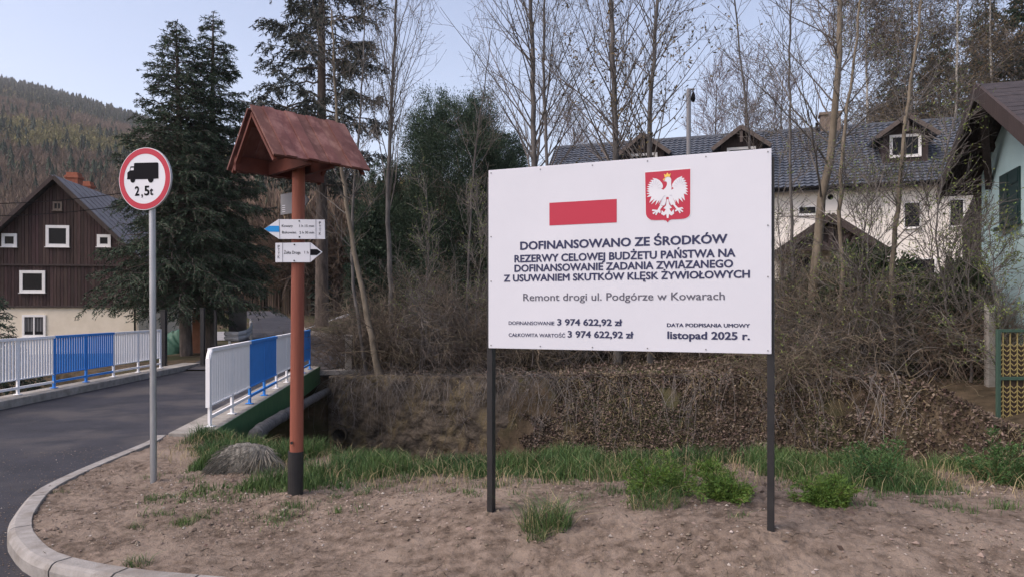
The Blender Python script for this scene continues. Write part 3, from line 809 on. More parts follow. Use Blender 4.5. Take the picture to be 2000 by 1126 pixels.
bs = bv[bv[:, 2] > .06][rng.integers(0, (bv[:, 2] > .06).sum(), 1500)]; bs = bs[bs[:, 2] < .30 + .06 * rng.normal(size=len(bs))]; out_ = nrm(bs - np.array([-2.66, 7.1, -.05])); dn_ = nrm(np.array([-.35, -.25, -1.]) - out_ * (out_ @ np.array([-.35, -.25, -1.]))[:, None])
Pq = [bs + out_ * .004 + dn_ * k * .035 * rng.uniform(.5, 1.6, (len(bs), 1)) + rng.normal(size=bs.shape) * .004 + out_ * .004 * k for k in range(4)]
mb = MB(); mb.tubes(np.stack(Pq, 1), np.array([.0028, .0028, .0022, .001])[None] * np.ones((len(bs), 1)), 3)
mb.build('matted_grass', mat('grey_straw', (.155, .145, .122), .9, island=.55), bo)

# ------------------------------------------------------------------ houses
def window(parent, O, Uv, Nv, u0, u1, z0, z1, fw=.07, bars=(1, 0), m=m_frame, name='window', depth=.05, glass=m_glass, curtain=False):
    W_ = MB()
    fr = lambda a, b, c, d, n0=0, n1=depth: W_.frame(O, Uv, Z, Nv, a, b, c, d, n0, n1)
    fr(u0, u1, z0, z0 + fw); fr(u0, u1, z1 - fw, z1); fr(u0, u0 + fw, z0 + fw, z1 - fw); fr(u1 - fw, u1, z0 + fw, z1 - fw)
    for k in range(bars[0]):
        u = u0 + (k + 1) * (u1 - u0) / (bars[0] + 1); fr(u - fw * .3, u + fw * .3, z0 + fw, z1 - fw, .004, depth * .8)
    fr(u0 - .03, u1 + .03, z0 - .03, z0 - .001, 0, depth + .04)
    f = W_.build(name, m, parent)
    p = MB(); p.frame(O, Uv, Z, Nv, u0 + fw - .005, u1 - fw + .005, z0 + fw - .005, z1 - fw + .005, -.02, .012)
    p.build('pane', glass, f)
    if curtain:
        p = MB(); q = np.linspace(u0 + fw, u1 - fw, 24)
        p.add([O + Uv * a + Z * zz + Nv * (.014 + .004 * math.sin(k * 1.7)) for k, a in enumerate(q) for zz in (z0 + fw + (z1 - z0) * .15, z1 - fw - .04)], [[2 * k, 2 * k + 2, 2 * k + 3, 2 * k + 1] for k in range(23)])
        p.build('curtain', mat('curtain', (.12, .12, .125), .9), f)
    return f

# --- dark wooden house on the left
hp = at(114, 343, 30); d = nrm(np.array([-.136, 1, 0])); Uh = np.array([d[1], -d[0], 0]); Nh = -d
PK = hp.copy(); PK[2] = 0; zpk, zev = hp[2] - .12, 4.05
HW = 3.15
wh = root('wooden_house', 'dark brown plank gabled house on a cream ground floor across the road', 'house', (PK[0], PK[1], -.4))
HL = 9.0
zc = 1.86
core = MB(); core.prism([PK + Uh * -HW + Z * zc - Nh * .0, PK + Uh * HW + Z * zc, PK + Uh * HW + Z * zev, PK + Z * (zpk - .06), PK + Uh * -HW + Z * zev], d * HL)
core.build('timber_core', m_brownwood, wh)
pk = MB(); pr = np.random.default_rng(5)
u = -HW
ztier = at(0, 517, 30)[2]
while u < HW:
    u2 = min(u + .135, HW)
    for (za, ofs) in ((zc, .02), (ztier, .06)):
        lim = lambda x: zpk - .1 - (zpk - zev) * abs(x) / HW
        zb_ = ztier - .0 if za == zc else 99
        t0, t1 = min(lim(u), zb_), min(lim(u2 - .012), zb_)
        if min(t0, t1) > za + .05:
            o_ = ofs + pr.uniform(0, .014)
            pk.prism([PK + Uh * u + Z * za, PK + Uh * (u2 - .012) + Z * za, PK + Uh * (u2 - .012) + Z * t1, PK + Uh * u + Z * t0], Nh * o_)
    u = u2
pk.build('plank_cladding', m_planks, wh)
mb = MB(); mb.frame(PK, Uh, Z, d, -HW - .02, HW + .02, -1.2, zc - .002, -.02, HL)
mb.build('ground_floor', m_cream, wh)
mb = MB(); mb.frame(PK, Uh, Z, Nh, -HW - .05, HW + .05, zc - .04, zc + .05, .0, .09); mb.frame(PK, Uh, Z, Nh, -2.5, 2.5, ztier - .05, ztier + .02, .0, .095)
mb.build('sill_beam', m_brownwood, wh)
rfh = MB()
for sd_ in (1, -1):
    sl = nrm(Uh * sd_ * HW - Z * (zpk - zev)); nn = nrm(np.cross(d, sl)); nn = nn if nn[2] > 0 else -nn
    Ls = math.hypot(HW, zpk - zev) + .45
    rfh.frame(PK + Z * (zpk + .02), d, sl, nn, -.45, HL + .4, -.0, Ls, 0, .05)
    for k in range(14):
        a_ = -.45 + k * (HL + .85) / 13.5
        rfh.frame(PK + Z * (zpk + .02), d, sl, nn, a_, a_ + .05, .0, Ls, .05, .075)
roof = rfh.build('roof', m_greytile, wh)
bb = MB()
for sd_ in (1, -1):
    sl = nrm(Uh * sd_ * HW - Z * (zpk - zev)); nn = nrm(np.cross(d, sl)); nn = nn if nn[2] > 0 else -nn
    bb.frame(PK + Z * (zpk + .02), d, sl, nn, -.49, -.452, 0.02, Ls, -.10, .055)
bb.build('bargeboard', m_brownwood, wh)
for px, py, Y, w_ in ((145, 343, 33.3, .52), (170, 360, 36, .5)):
    c = at(px, py, Y); mb = MB(); mb.box((c[0], c[1], c[2] - .75), (w_, w_, 1.5), .13); mb.box((c[0], c[1], c[2] - .1), (w_ + .1, w_ + .1, .10), .13); mb.box((c[0], c[1], c[2] + .03), (w_ - .04, w_ - .04, .16), .13)
    mb.build('chimney', m_brick, wh)
def hwin(px0, py0, px1, py1, ofs=.07, **k):
    O = PK + Nh * ofs
    a_, b_ = hit(px0, py1, O, Nh) - O, hit(px1, py0, O, Nh) - O
    zs = [hit(px, py, O, Nh)[2] for px, py in ((px0, py1), (px0, py0))]
    window(wh, O, Uh, Nh, float(np.dot(a_, Uh)), float(np.dot(b_, Uh)), zs[0], zs[1], **k)
hwin(90, 440, 136, 482, fw=.12, bars=(0, 0)); hwin(4, 456, 34, 482, fw=.12, bars=(0, 0)); hwin(190, 458, 217, 482, fw=.12, bars=(0, 0))
hwin(104, 394, 122, 411, fw=.07, bars=(1, 0), m=m_palewood); hwin(39, 528, 89, 571, ofs=.04, fw=.12, bars=(0, 0)); hwin(44, 614, 90, 657, ofs=.02, fw=.09, bars=(1, 0), curtain=True)
mb = MB(); mb.tube([PK + Uh * (HW - .1) + Nh * .1 + Z * -.6, PK + Uh * (HW - .1) + Nh * .1 + Z * 1.9], .04, 8); mb.build('downpipe', m_wire, wh)

# --- white house behind the board
Bw = np.array([19.6, 31.0, 0]); Uw = nrm(np.array([16.5, -5.4, 0])); Nw = np.array([Uw[1], -Uw[0], 0])
zr, ze, run = 10.0, 6.72, 4.1
ww = root('white_house', 'long white rendered house with a blue tiled roof and dormers behind the board', 'house', (11.7, 33, 2.0))
x0, x1 = -18.2, 4.0
O0 = Bw
mb = MB(); mb.frame(O0, Uw, Z, Nw, x0 + .4, x1 - .4, .8, ze + .25, -3.6, 3.6); mb.build('wall', m_whitewall, ww)
mb = MB()
for u in (x0 + .4, x1 - .4): mb.prism([O0 + Uw * u + Nw * -3.6 + Z * (ze + .255), O0 + Uw * u + Nw * 3.6 + Z * (ze + .255), O0 + Uw * u + Z * (zr - .3)], Uw * (.2 if u < 0 else -.2))
mb.build('gable_wall', m_whitewall, ww)
nrow, ncol = 22, 84
rt = MB()
for sd_ in (1, -1):
    nu = ncol * 6 + 1
    uu_ = np.linspace(x0, x1, nu)
    rows = []
    slope = nrm(Nw * sd_ * run - Z * (zr - ze)); nn = nrm(np.cross(Uw, slope)); nn = nn if nn[2] > 0 else -nn
    Ls = math.hypot(run, zr - ze)
    wav = .018 * np.sin(np.arange(nu) * 2 * math.pi / 6)
    for r_ in range(nrow):
        s0, s1 = r_ * Ls / nrow, (r_ + 1) * Ls / nrow
        sag = .03 * np.cos(np.arange(nu) * 2 * math.pi / 6)
        for (s_, h, q) in ((s0, .0, 0), (s1, .055, 1), (s1 + .001, .0, 1)):
            rows.append(O0 + Z * zr + uu_[:, None] * Uw + (s_ + q * sag)[..., None] * slope + (h + wav)[:, None] * nn)
    V = np.array(rows); n, k = V.shape[:2]; i = np.arange(n * k).reshape(n, k)
    Q = np.stack([i[:-1, :-1], i[1:, :-1], i[1:, 1:], i[:-1, 1:]], -1).reshape(-1, 4)
    rt.add(V, Q)
    rt.frame(O0 + Z * (zr - .05), Uw, slope, nn, x0, x1, 0, Ls, -.12, -.03)
rt.frame(O0 + Z * zr, Uw, Z, Nw, x0, x1, -.03, .07, -.1, .1)
roofw = rt.build('roof', m_bluetile, ww)
mb = MB(); mb.tube([O0 + Uw * x0 + Nw * (run + .05) + Z * (ze - .06), O0 + Uw * x1 + Nw * (run + .05) + Z * (ze - .06)], .075, 8)
mb.build('gutter', m_wire, ww)
FW = O0 + Nw * 3.605
def wwin(px0, py0, px1, py1, **k):
    a_, b_ = hit((px0), (py0 + py1) / 2, FW, Nw), hit(px1, (py0 + py1) / 2, FW, Nw)
    pm = (px0 + px1) / 2
    z1_, z0_ = hit(pm, py0, FW, Nw)[2], hit(pm, py1, FW, Nw)[2]
    window(ww, FW, Uw, Nw, float(np.dot(a_ - FW, Uw)), float(np.dot(b_ - FW, Uw)), z0_, z1_, **k)
wwin(1764, 394, 1799, 446, fw=.055, bars=(0, 0), depth=.04); wwin(1853, 388, 1884, 443, fw=.055, bars=(0, 0), depth=.04); wwin(1558, 402, 1596, 420, fw=.06, bars=(0, 0), depth=.04); wwin(1765, 504, 1828, 542, fw=.055, bars=(0, 0), depth=.04)
wwin(1540, 497, 1592, 542, fw=.055, bars=(0, 0), depth=.04); wwin(1320, 400, 1356, 450, fw=.055, bars=(0, 0), depth=.04); wwin(1180, 405, 1214, 452, fw=.055, bars=(0, 0), depth=.04)
c = hit(1622, 385, FW, Nw); mb = MB(); mb.tube([c, c + Nw * .02], .11, 16); mb.build('vent', m_wire, ww)
# chimney
c = hit(1621, 222, O0 - Nw * .0, Nw); mb = MB()
ch_o = np.array([c[0], c[1], 0]); mb.frame(ch_o, Uw, Z, Nw, -.42, .42, 9.3, c[2] - .12, -.3, .3); mb.frame(ch_o, Uw, Z, Nw, -.48, .48, c[2] - .12, c[2], -.36, .36)
mb.build('chimney', m_palewood, ww)
c = hit(1590, 248, O0, Nw); mb = MB(); mb.tube([(c[0], c[1] - .3, 9.4), (c[0], c[1] - .3, c[2] + .1)], .07, 8); mb.build('vent_pipe', m_wire, ww)
# dormers
def dormer(px, pytop, pys, hw, pyw0, pyw1, win):
    P = O0 + Nw * 2.9
    c = hit(px, pytop, P, Nw); zt_ = c[2]; cu = float(np.dot(c - P, Uw)); zs_ = hit(px, pys, P, Nw)[2]
    C0 = P + Uw * cu
    zb_ = zr - (zr - ze) * 2.9 / run
    w2 = hw * .72
    t = MB(); t.prism([C0 - Uw * w2 + Z * (zb_ - .1), C0 + Uw * w2 + Z * (zb_ - .1), C0 + Uw * w2 + Z * (zs_ + .2), C0 + Z * (zt_ - .12), C0 - Uw * w2 + Z * (zs_ + .2)], -Nw * 2.2)
    dm = t.build('dormer', m_brownwood, ww)
    t = MB()
    for sd_ in (1, -1):
        sl = nrm(Uw * sd_ * hw + Z * (zs_ - zt_)); nn = nrm(np.cross(Nw, sl)); nn = nn if nn[2] > 0 else -nn
        Ls = math.hypot(hw, zt_ - zs_)
        t.frame(C0 + Z * (zt_ - .08), Nw, sl, nn, -2.3, .45, 0, Ls, 0, .08)
    t.build('dormer_roof', m_bluetile, dm)
    t = MB()
    for sd_ in (1, -1):
        sl = nrm(Uw * sd_ * hw + Z * (zs_ - zt_)); nn = nrm(np.cross(Nw, sl)); nn = nn if nn[2] > 0 else -nn
        t.frame(C0 + Z * (zt_ - .08), Nw, sl, nn, .452, .50, 0, Ls + .02, -.10, .07)
    t.frame(C0, Uw, Z, Nw, -.06, .06, zt_ - .75, zt_ - .2, .40, .44)
    t.build('dormer_bargeboard', m_trim, dm)
    if win:
        zw0, zw1 = hit(px, pyw1, P, Nw)[2], hit(px, pyw0, P, Nw)[2]
        W_ = MB(); a_ = hw * .50; fw = .11
        fr = lambda p, q, r_, s_, n0=0, n1=.06: W_.frame(C0, Uw, Z, Nw, p, q, r_, s_, n0, n1)
        fr(-a_, a_, zw0, zw0 + fw); fr(-a_, a_, zw1 - fw, zw1); fr(-a_, -a_ + fw, zw0 + fw, zw1 - fw); fr(a_ - fw, a_, zw0 + fw, zw1 - fw); False and fr(-.025, .025, zw0 + fw, zw1 - fw)
        W_.build('dormer_window', m_frame, dm)
        W_ = MB(); W_.frame(C0, Uw, Z, Nw, -a_ + fw, a_ - fw, zw0 + fw, zw1 - fw, 0, .01); W_.build('dormer_pane', m_glass, dm)
dormer(1768, 226, 266, 1.15, 263, 308, True)
dormer(1448, 248, 288, 1.2, 288, 330, True)
dormer(1258, 262, 302, 1.2, 300, 338, True)
# porch gable
P = O0 + Nw * 5.4
c = hit(1622, 421, P, Nw); cu = float(np.dot(c - P, Uw)); C0 = P + Uw * cu; zt_ = c[2]; zs_ = hit(1735, 492, P, Nw)[2]; hw = float(np.dot(hit(1738, 492, P, Nw) - C0, Uw))
pc = MB()
for sd_ in (1, -1):
    sl = nrm(Uw * sd_ * hw + Z * (zs_ - zt_)); nn = nrm(np.cross(Nw, sl)); nn = nn if nn[2] > 0 else -nn; Ls = math.hypot(hw, zt_ - zs_)
    pc.frame(C0 + Z * zt_, Nw, sl, nn, -2.0, .2, 0, Ls, 0, .09)
porch = pc.build('porch_roof', m_greytile, ww)
pt = MB()
for sd_ in (1, -1):
    sl = nrm(Uw * sd_ * hw + Z * (zs_ - zt_)); nn = nrm(np.cross(Nw, sl)); nn = nn if nn[2] > 0 else -nn
    pt.frame(C0 + Z * zt_, Nw, sl, nn, .203, .25, 0, Ls + .02, -.17, .10)
    pt.beam(C0 + Z * (zs_ + .25), C0 + Uw * sd_ * hw * .4 + Z * (zs_ + (zt_ - zs_) * .55), .08, .10)
    pt.beam(C0 + Uw * sd_ * hw * .35 + Z * (zs_ + .25), C0 + Uw * sd_ * hw * .42 + Z * (zs_ + (zt_ - zs_) * .5), .08, .10)
    pt.frame(C0, Uw, Z, Nw, sd_ * hw * .85 - .08, sd_ * hw * .85 + .08, 1.5, zs_ + .15, -.08, .08)
pt.frame(C0, Uw, Z, Nw, -hw * .9, hw * .9, zs_ + .12, zs_ + .30, -.07, .07)
pt.frame(C0, Uw, Z, Nw, -.07, .07, zs_ + .3, zt_ - .1, -.05, .05)
pt.prism([C0 - Uw * hw * .8 + Z * (zs_ + .3) - Nw * .2, C0 + Uw * hw * .8 + Z * (zs_ + .3) - Nw * .2, C0 + Z * (zt_ - .1) - Nw * .2], -Nw * .04)
pt.build('porch_timber', m_brownwood, ww)

# --- teal house on the right
G0 = np.array([9.21, 13.5, 0]); dg = nrm(np.array([.316, .949, 0])); ng = np.array([-dg[1], dg[0], 0])   # ng: outward, to the stream
tr_pk = -.86; hwg = 3.4
zpk, zev = 5.62, 3.85
th = root('teal_house', 'pale teal rendered house with a brown timber corner and overhanging roof at the right', 'house', (9.5, 12.7, .3))
tan_ = math.tan(R(29))
def wall_poly(t0, t1, zb_, off=0):
    lim = lambda t: zpk - .02 - tan_ * abs(t - tr_pk)
    ts = sorted(set([t0, t1] + ([tr_pk] if t0 < tr_pk < t1 else [])))
    return [G0 + dg * t0 + Z * zb_ + ng * off, G0 + dg * t1 + Z * zb_ + ng * off] + [G0 + dg * t + Z * lim(t) + ng * off for t in reversed(ts)]
mb = MB(); mb.prism(wall_poly(tr_pk - hwg, 1.2, -.3), -ng * 8); mb.build('wall', m_teal, th)
mb = MB(); mb.prism(wall_poly(1.2, 2.58, -.3, -.03), -ng * 7.97)
t = 1.2
while t < 2.5:
    mb.prism(wall_poly(t + .01, min(t + .17, 2.58), -.3, -.028), ng * (.02 + .012 * pr.random())); t += .18
mb.build('timber_corner', m_brownwood, th)
rg = MB()
sides_ = []
for sd_ in (1, -1):
    sl = nrm(dg * sd_ - Z * tan_); nn = nrm(np.cross(ng, sl)); nn = nn if nn[2] > 0 else -nn
    Ls = (hwg + .0) / math.cos(R(29)) * (.80 if sd_ > 0 else 1.1)
    sides_.append((sl, nn, Ls))
    rg.frame(G0 + dg * tr_pk + Z * zpk, ng, sl, nn, -8.3, .6, 0, Ls, .04, .12)
    k = 0.0
    while k < Ls - .2:
        rg.frame(G0 + dg * tr_pk + Z * zpk, ng, sl, nn, -8.3, .605, k + .0, k + .22, .121, .135 + .002 * (int(k * 10) % 3)); k += .235
roofg = rg.build('roof', m_browntile, th)
mb = MB()
for sl, nn, Ls in sides_: mb.frame(G0 + dg * tr_pk + Z * zpk, ng, sl, nn, .607, .66, 0.0, Ls + .05, -.12, .15)
mb.build('bargeboard', m_brownwood, th)
mb = MB()
for sl, nn, Ls in sides_:
    for q in (.45, 1.4, 2.5): mb.frame(G0 + dg * tr_pk + Z * zpk, ng, sl, nn, -.3, .6, q, q + .14, -.12, .035)
    for k in range(8): mb.frame(G0 + dg * tr_pk + Z * zpk, ng, sl, nn, .02 + k * .07, .08 + k * .07, .05, Ls - .03, .02, .036)
sl, nn, Ls = sides_[0]
mb.beam(G0 + dg * (tr_pk + .1) + ng * .5 + Z * (zpk - .15), G0 + dg * (tr_pk + 1.5) + ng * .02 + Z * (zpk - 1.5), .12, .14)
mb.build('eaves_timber', m_brownwood, th)
# shutter window
O = G0 + ng * .0
ta, tb = float(np.dot(hit(1955, 400, O, ng) - O, dg)), float(np.dot(hit(1994, 400, O, ng) - O, dg))
zA, zB = hit(1955, 345, O, ng)[2], hit(1955, 444, O, ng)[2]
mb = MB(); t0, t1 = sorted((ta, tb))
for a_, b_ in ((t0, (t0 + t1) / 2 - .006), ((t0 + t1) / 2 + .006, t1)):
    mb.frame(O, dg, Z, ng, a_, b_, zB, zA, 0, .03)
    for k in range(3): mb.frame(O, dg, Z, ng, a_ + .05, b_ - .05, zB + .06 + k * (zA - zB) / 3, zB - .04 + (k + 1) * (zA - zB) / 3, .031, .042)
mb.build('shutter', m_tealgreen, th)
mb = MB(); mb.frame(O, dg, Z, ng, t0 - .08, t1 + .08, zB - .06, zB - .001, 0, .10); mb.build('sill', m_tealgreen, th)

# --- gate, fence post, mesh
gt = root('garden_gate', 'green framed metal gate with yellow leaf pattern beside the teal house', 'gate', (7.3, 10.5, .02))
GY = 10.5
g0, g1 = at(1946, 642, GY), at(2085, 832, GY)
xg0, xg1, zg1, zg0 = g0[0], g1[0], g0[2], g1[2]
zm = at(0, 738, GY)[2]
mb = MB(); Xv, Nv = np.array([1., 0, 0]), np.array([0, -1., 0]); O = np.array([0, GY, 0.])
for a_, b_, c_, d_ in ((xg0, xg0 + .055, zg0, zg1), (xg1 - .055, xg1, zg0, zg1), (xg0 + .056, xg1 - .056, zg1 - .045, zg1), (xg0 + .056, xg1 - .056, zg0, zg0 + .05), (xg0 + .056, xg1 - .056, zm - .025, zm + .025)):
    mb.frame(O, Xv, Z, Nv, a_, b_, c_, d_, -.02, .02)
bevel(mb.build('frame', m_gategreen, gt), .004)
mb = MB(); mb.frame(O, Xv, Z, Nv, xg0 + .057, xg1 - .057, zg0 + .052, zg1 - .25, -.035, -.022); mb.build('backing', m_gatedark, gt)
mb = MB()
for za, zb_ in ((zg0 + .052, zm - .027), (zm + .027, zg1 - .047)):
    x = xg0 + .10
    while x < xg1 - .07:
        mb.frame(O, Xv, Z, Nv, x - .005, x + .005, za, zb_, -.012, .003)
        z = za + .012
        while z < zb_ - .06 - (.0 if za < zm - .3 else .10):
            for sd_ in (1, -1):
                mb.prism([O + Xv * (x + sd_ * .005) + Z * (z + .038), O + Xv * (x + sd_ * .046) + Z * z, O + Xv * (x + sd_ * .046) + Z * (z + .016), O + Xv * (x + sd_ * .022) + Z * (z + .040), O + Xv * (x + sd_ * .005) + Z * (z + .052)], Nv * .006)
            z += .070
        x += .105
    
mb.build('leaf_grille', m_yellow, gt)
pc_ = at(1933, 600, 12.0)
mb = MB(); mb.box((pc_[0], 12.0, .85), (.12, .12, 1.9)); fp = bevel(mb.build('fence_post', m_concrete, loc=(pc_[0], 12, .1)), .01)
tag(fp, 'thin concrete fence post with rusty wire mesh left of the green gate', 'post')
mb = MB(); W0 = np.array([pc_[0] - 1.0, 12.35, 0]); uu_ = nrm(np.array([1.0 - .06, -.35, 0])); Lm = 1.0
for k in range(22):
    a_ = k * .10 - 1.2
    for s_ in (1, -1):
        P_ = []
        for q in (0, 1.25):
            u = a_ + s_ * q * .8 if s_ > 0 else a_ + 1.0 - q * .8
            P_.append((u, .45 + q))
        (ua, za), (ub, zb_) = P_
        lo, hi = 0, Lm
        tA, tB = (lo - ua) / (ub - ua), (hi - ua) / (ub - ua)
        tA, tB = max(0, min(tA, tB)), min(1, max(tA, tB))
        if tB > tA: mb.tube([W0 + uu_ * (ua + (ub - ua) * tA) + Z * (za + (zb_ - za) * tA), W0 + uu_ * (ua + (ub - ua) * tB) + Z * (za + (zb_ - za) * tB)], .0035, 4)
tag(mb.build('wire_fence', m_mesh, loc=(pc_[0] - .5, 12.1, .4)), 'rusty diamond wire mesh strung left of the thin concrete fence post', 'fence')

# --- things at the far end of the bridge
def dark_post(px, py0, py1, Y, label, w_=.11):
    a_, b_ = at(px, py0, Y), at(px, py1, Y); mb = MB(); mb.box((a_[0], Y, (a_[2] + b_[2]) / 2), (w_, w_, a_[2] - b_[2])); mb.box((a_[0], Y, a_[2] + .012), (w_ + .02, w_ + .02, .02))
    tag(bevel(mb.build('gate_post', m_postblack, loc=(b_[0], Y, b_[2])), .006), label, 'post', 'dark posts by the spruces')
dark_post(320, 606, 718, 20.6, 'dark square gate post at the right end of the far railing', .14)
dark_post(396, 602, 712, 20.9, 'dark square gate post between the two spruce trunks and the near railing')
dark_post(421, 606, 690, 23.4, 'thinner dark post just right of the right spruce trunk', .08)
c = at(388, 680, 25.5); mb = MB(); mb.box((c[0], 25.5, .95), (.40, .16, 1.5)); mb.box((c[0], 25.5, 1.72), (.46, .22, .05))
tag(bevel(mb.build('rusty_cabinet', m_rust, loc=(c[0], 25.5, .2)), .01), 'rust brown upright cabinet between the two spruce trunks', 'cabinet')
c = at(342, 668, 27.5); boulder('covered_heap', 'green covered heap behind the spruce trunks by the cream house wall', (c[0], 27.5, .1), (.7, .5, .75), 8, m_greentarp, 'heap')
a_, b_ = at(447, 597, 26), at(482, 600, 28.5)
pn = root('screen_fence', 'black slatted screen fence panel at the road bend beyond the bridge', 'fence', (a_[0], 26, .5))
uu_ = nrm((b_ - a_) * np.array([1, 1, 0])); Lp = np.linalg.norm((b_ - a_)[:2]); A0_ = np.array([a_[0], a_[1], 0]); nn_ = np.array([uu_[1], -uu_[0], 0])
mb = MB()
for k in range(22): mb.frame(A0_, uu_, Z, nn_, k * Lp / 22, (k + .8) * Lp / 22, .55, 1.85, -.01, .01)
mb.build('slats', m_postblack, pn)
mb = MB(); mb.frame(A0_, uu_, Z, nn_, 0, Lp, .6, .66, -.035, -.011); mb.frame(A0_, uu_, Z, nn_, 0, Lp, 1.7, 1.76, -.035, -.011); mb.build('rail', m_wire, pn)
gpts = np.array([at(440, 655, 24.8), at(465, 656, 24.2), at(484, 650, 24.9), at(491, 637, 27.0), at(488, 628, 30)])
gr = root('guard_rail', 'grey steel crash barrier curving round the bend by the black screen fence', 'guard rail', (gpts[1][0], 24.3, .3))
q = resample(gpts, 24); mb = MB()
for dz, bul in ((.0, 0),):
    rows = []
    tt = nrm(np.gradient(q, axis=0)); nq = np.stack([tt[:, 1], -tt[:, 0], 0 * tt[:, 0]], -1)
    for h, b_ in ((.16, 0), (.10, .05), (.04, .05), (0, 0), (-.04, .05), (-.10, .05), (-.16, 0)):
        rows.append(q + nq * b_ + Z * h)
    V = np.array(rows); n, k = V.shape[:2]; i = np.arange(n * k).reshape(n, k)
    mb.add(V, np.stack([i[:-1, :-1], i[1:, :-1], i[1:, 1:], i[:-1, 1:]], -1).reshape(-1, 4))
m_rail = mat('rail_steel', (.26, .27, .29), .75, (.34, .35, .37), 5); b_ = mb.build('beam', m_rail, gr); md = b_.modifiers.new('thickness', 'SOLIDIFY'); md.thickness = .006
for k in (1, 9, 16, 23):
    mb = MB(); mb.box((q[k][0], q[k][1] + .05, q[k][2] - .4), (.08, .05, 1.0)); mb.build('post', m_galv, gr)

# --- street lamp and power cables
LY = 27.0
a_ = at(1345, 176, LY); zg = float(g(a_[0], LY))
sl_ = root('street_lamp', 'slim lamp post with a hanging lamp rising behind the board against the sky', 'street lamp', (a_[0], LY, zg))
mb = MB(); mb.tube([(a_[0], LY, zg - .2), (a_[0], LY, a_[2])], .085, 10); mb.tube([(a_[0] - .05, LY, a_[2] + .02), (a_[0] + .22, LY, a_[2] + .02)], .04, 8); mb.build('pole', m_greymetal, sl_)
mb = MB(); lc = np.array([a_[0] + .17, LY, a_[2] - .35]); zz = np.array([.32, .26, .2, .0, -.08, -.1]); mb.tubes(np.array([lc + Z * q_ for q_ in zz]), np.array([.02, .03, .06, .09, .06, .01]), 12, cap=True); mb.build('lamp_head', m_wire, sl_, smooth=True)
for (p0, p1), lb in ((((-60, 398), (265, 373)), 'upper thin black cable in front of the dark wooden house gable'), (((-60, 422), (262, 398)), 'lower thin black cable in front of the dark wooden house gable')):
    a_, b_ = at(*p0, 24), at(*p1, 23.6); t_ = np.linspace(0, 1, 14)[:, None]; P_ = a_ * (1 - t_) + b_ * t_; P_[:, 2] -= .12 * 4 * (t_ * (1 - t_))[:, 0]
    mb = MB(); mb.tube(P_, .014, 6); tag(mb.build('power_cable', m_wire, loc=b_), lb, 'cable', 'power cables by the wooden house')
# ------------------------------------------------------------------ plants
def grow(P, Rr, n, t0, t1, Lr_, ang, up, N, rfac=.6, wob=.12, rtip=.25, decay=.5, rmin=.004, flat_=0.0):
    """children of a batch of paths: P (M,K,3), Rr (M,K)"""
    M_, K_ = P.shape[:2]
    ln = np.linalg.norm(np.diff(P, axis=1), axis=2).sum(1)
    idx = rng.choice(M_, n, p=ln / ln.sum())
    t = t0 + (t1 - t0) * rng.random(n) ** .85
    f = t * (K_ - 1); i = np.minimum(f.astype(int), K_ - 2); fr = (f - i)[:, None]
    p = P[idx, i] * (1 - fr) + P[idx, i + 1] * fr
    r = Rr[idx, i] * (1 - fr[:, 0]) + Rr[idx, i + 1] * fr[:, 0]
    T = nrm(P[idx, i + 1] - P[idx, i])
    q = rng.normal(size=(n, 3)); q[:, 2] *= (1 - flat_); q = nrm(q - (q * T).sum(1, keepdims=True) * T)
    a = np.radians(rng.uniform(ang[0], ang[1], n))[:, None]
    D = nrm(T * np.cos(a) + q * np.sin(a))
    L = rng.uniform(Lr_[0], Lr_[1], n) * (1 - decay * t)
    out = [p]
    for k in range(N - 1):
        D = nrm(D + np.array([0, 0, up]) / (N - 1) * 3 + rng.normal(size=(n, 3)) * wob)
        p = p + D * (L / (N - 1))[:, None]; out.append(p)
    R0 = np.maximum(r * rfac, rmin)[:, None]
    return np.stack(out, 1), np.maximum(R0 * np.linspace(1, rtip, N)[None], rmin * .75)

def bare_tree(name, label, pts, r0, r1, n1, l1, ang, n2, l2, n3, l3, bark, twigm, up=.10, bud=m_bud, nbud=1300, budl=.035, budw=.016, t0=.25, up2=.10, group='bare trees', wob=.09, droop3=None, cat='tree', t1=.97, rmin=.004, decay=.55):
    pts = resample(np.asarray(pts, float), 26)
    pts[1:-1] += rng.normal(size=(24, 3)) * np.array([.012, .012, 0])
    rr = r0 + (r1 * .7 - r0) * np.linspace(0, 1, 26) ** .65; n1 = max(8, int(n1 * 1.15))
    rr[0] *= 1.25
    rr = rr * .86
    t = root(name, label, cat, pts[0], group)
    mb = MB(); mb.tubes(pts[None], rr[None], 9); mb.build('trunk', bark, t, smooth=True)
    mb = MB()
    P1, R1 = grow(pts[None], rr[None], n1, t0, t1, l1, ang, up, 9, .29, wob, .22, decay, .007)
    mb.tubes(P1, R1, 5)
    P2, R2 = grow(P1, R1, int(n2 * .8), .15, .98, l2, (22, 50), up2, 6, .6, .13, .35, .45, rmin * 1.25)
    mb.tubes(P2, R2, 4)
    P3, R3 = grow(P2, R2, int(n3 * .8), .1, 1, l3, (25, 55), up2 if droop3 is None else droop3, 5, .7, .15, .5, .2, rmin)
    mb.tubes(P3, R3, 3)
    mats = [twigm]
    if bud:
        mats.append(bud)
        k = rng.integers(0, len(P3), nbud); q = rng.integers(1, 5, nbud)
        mb.blades(P3[k, q] + rng.normal(size=(nbud, 3)) * .012, (P3[k, q] - P3[k, q - 1]) * 8 + rng.normal(size=(nbud, 3)) * .5, budl * rng.uniform(.6, 1.4, nbud), budw, 1, True)
    mb.build('crown', mats, t, smooth=False)
    return t

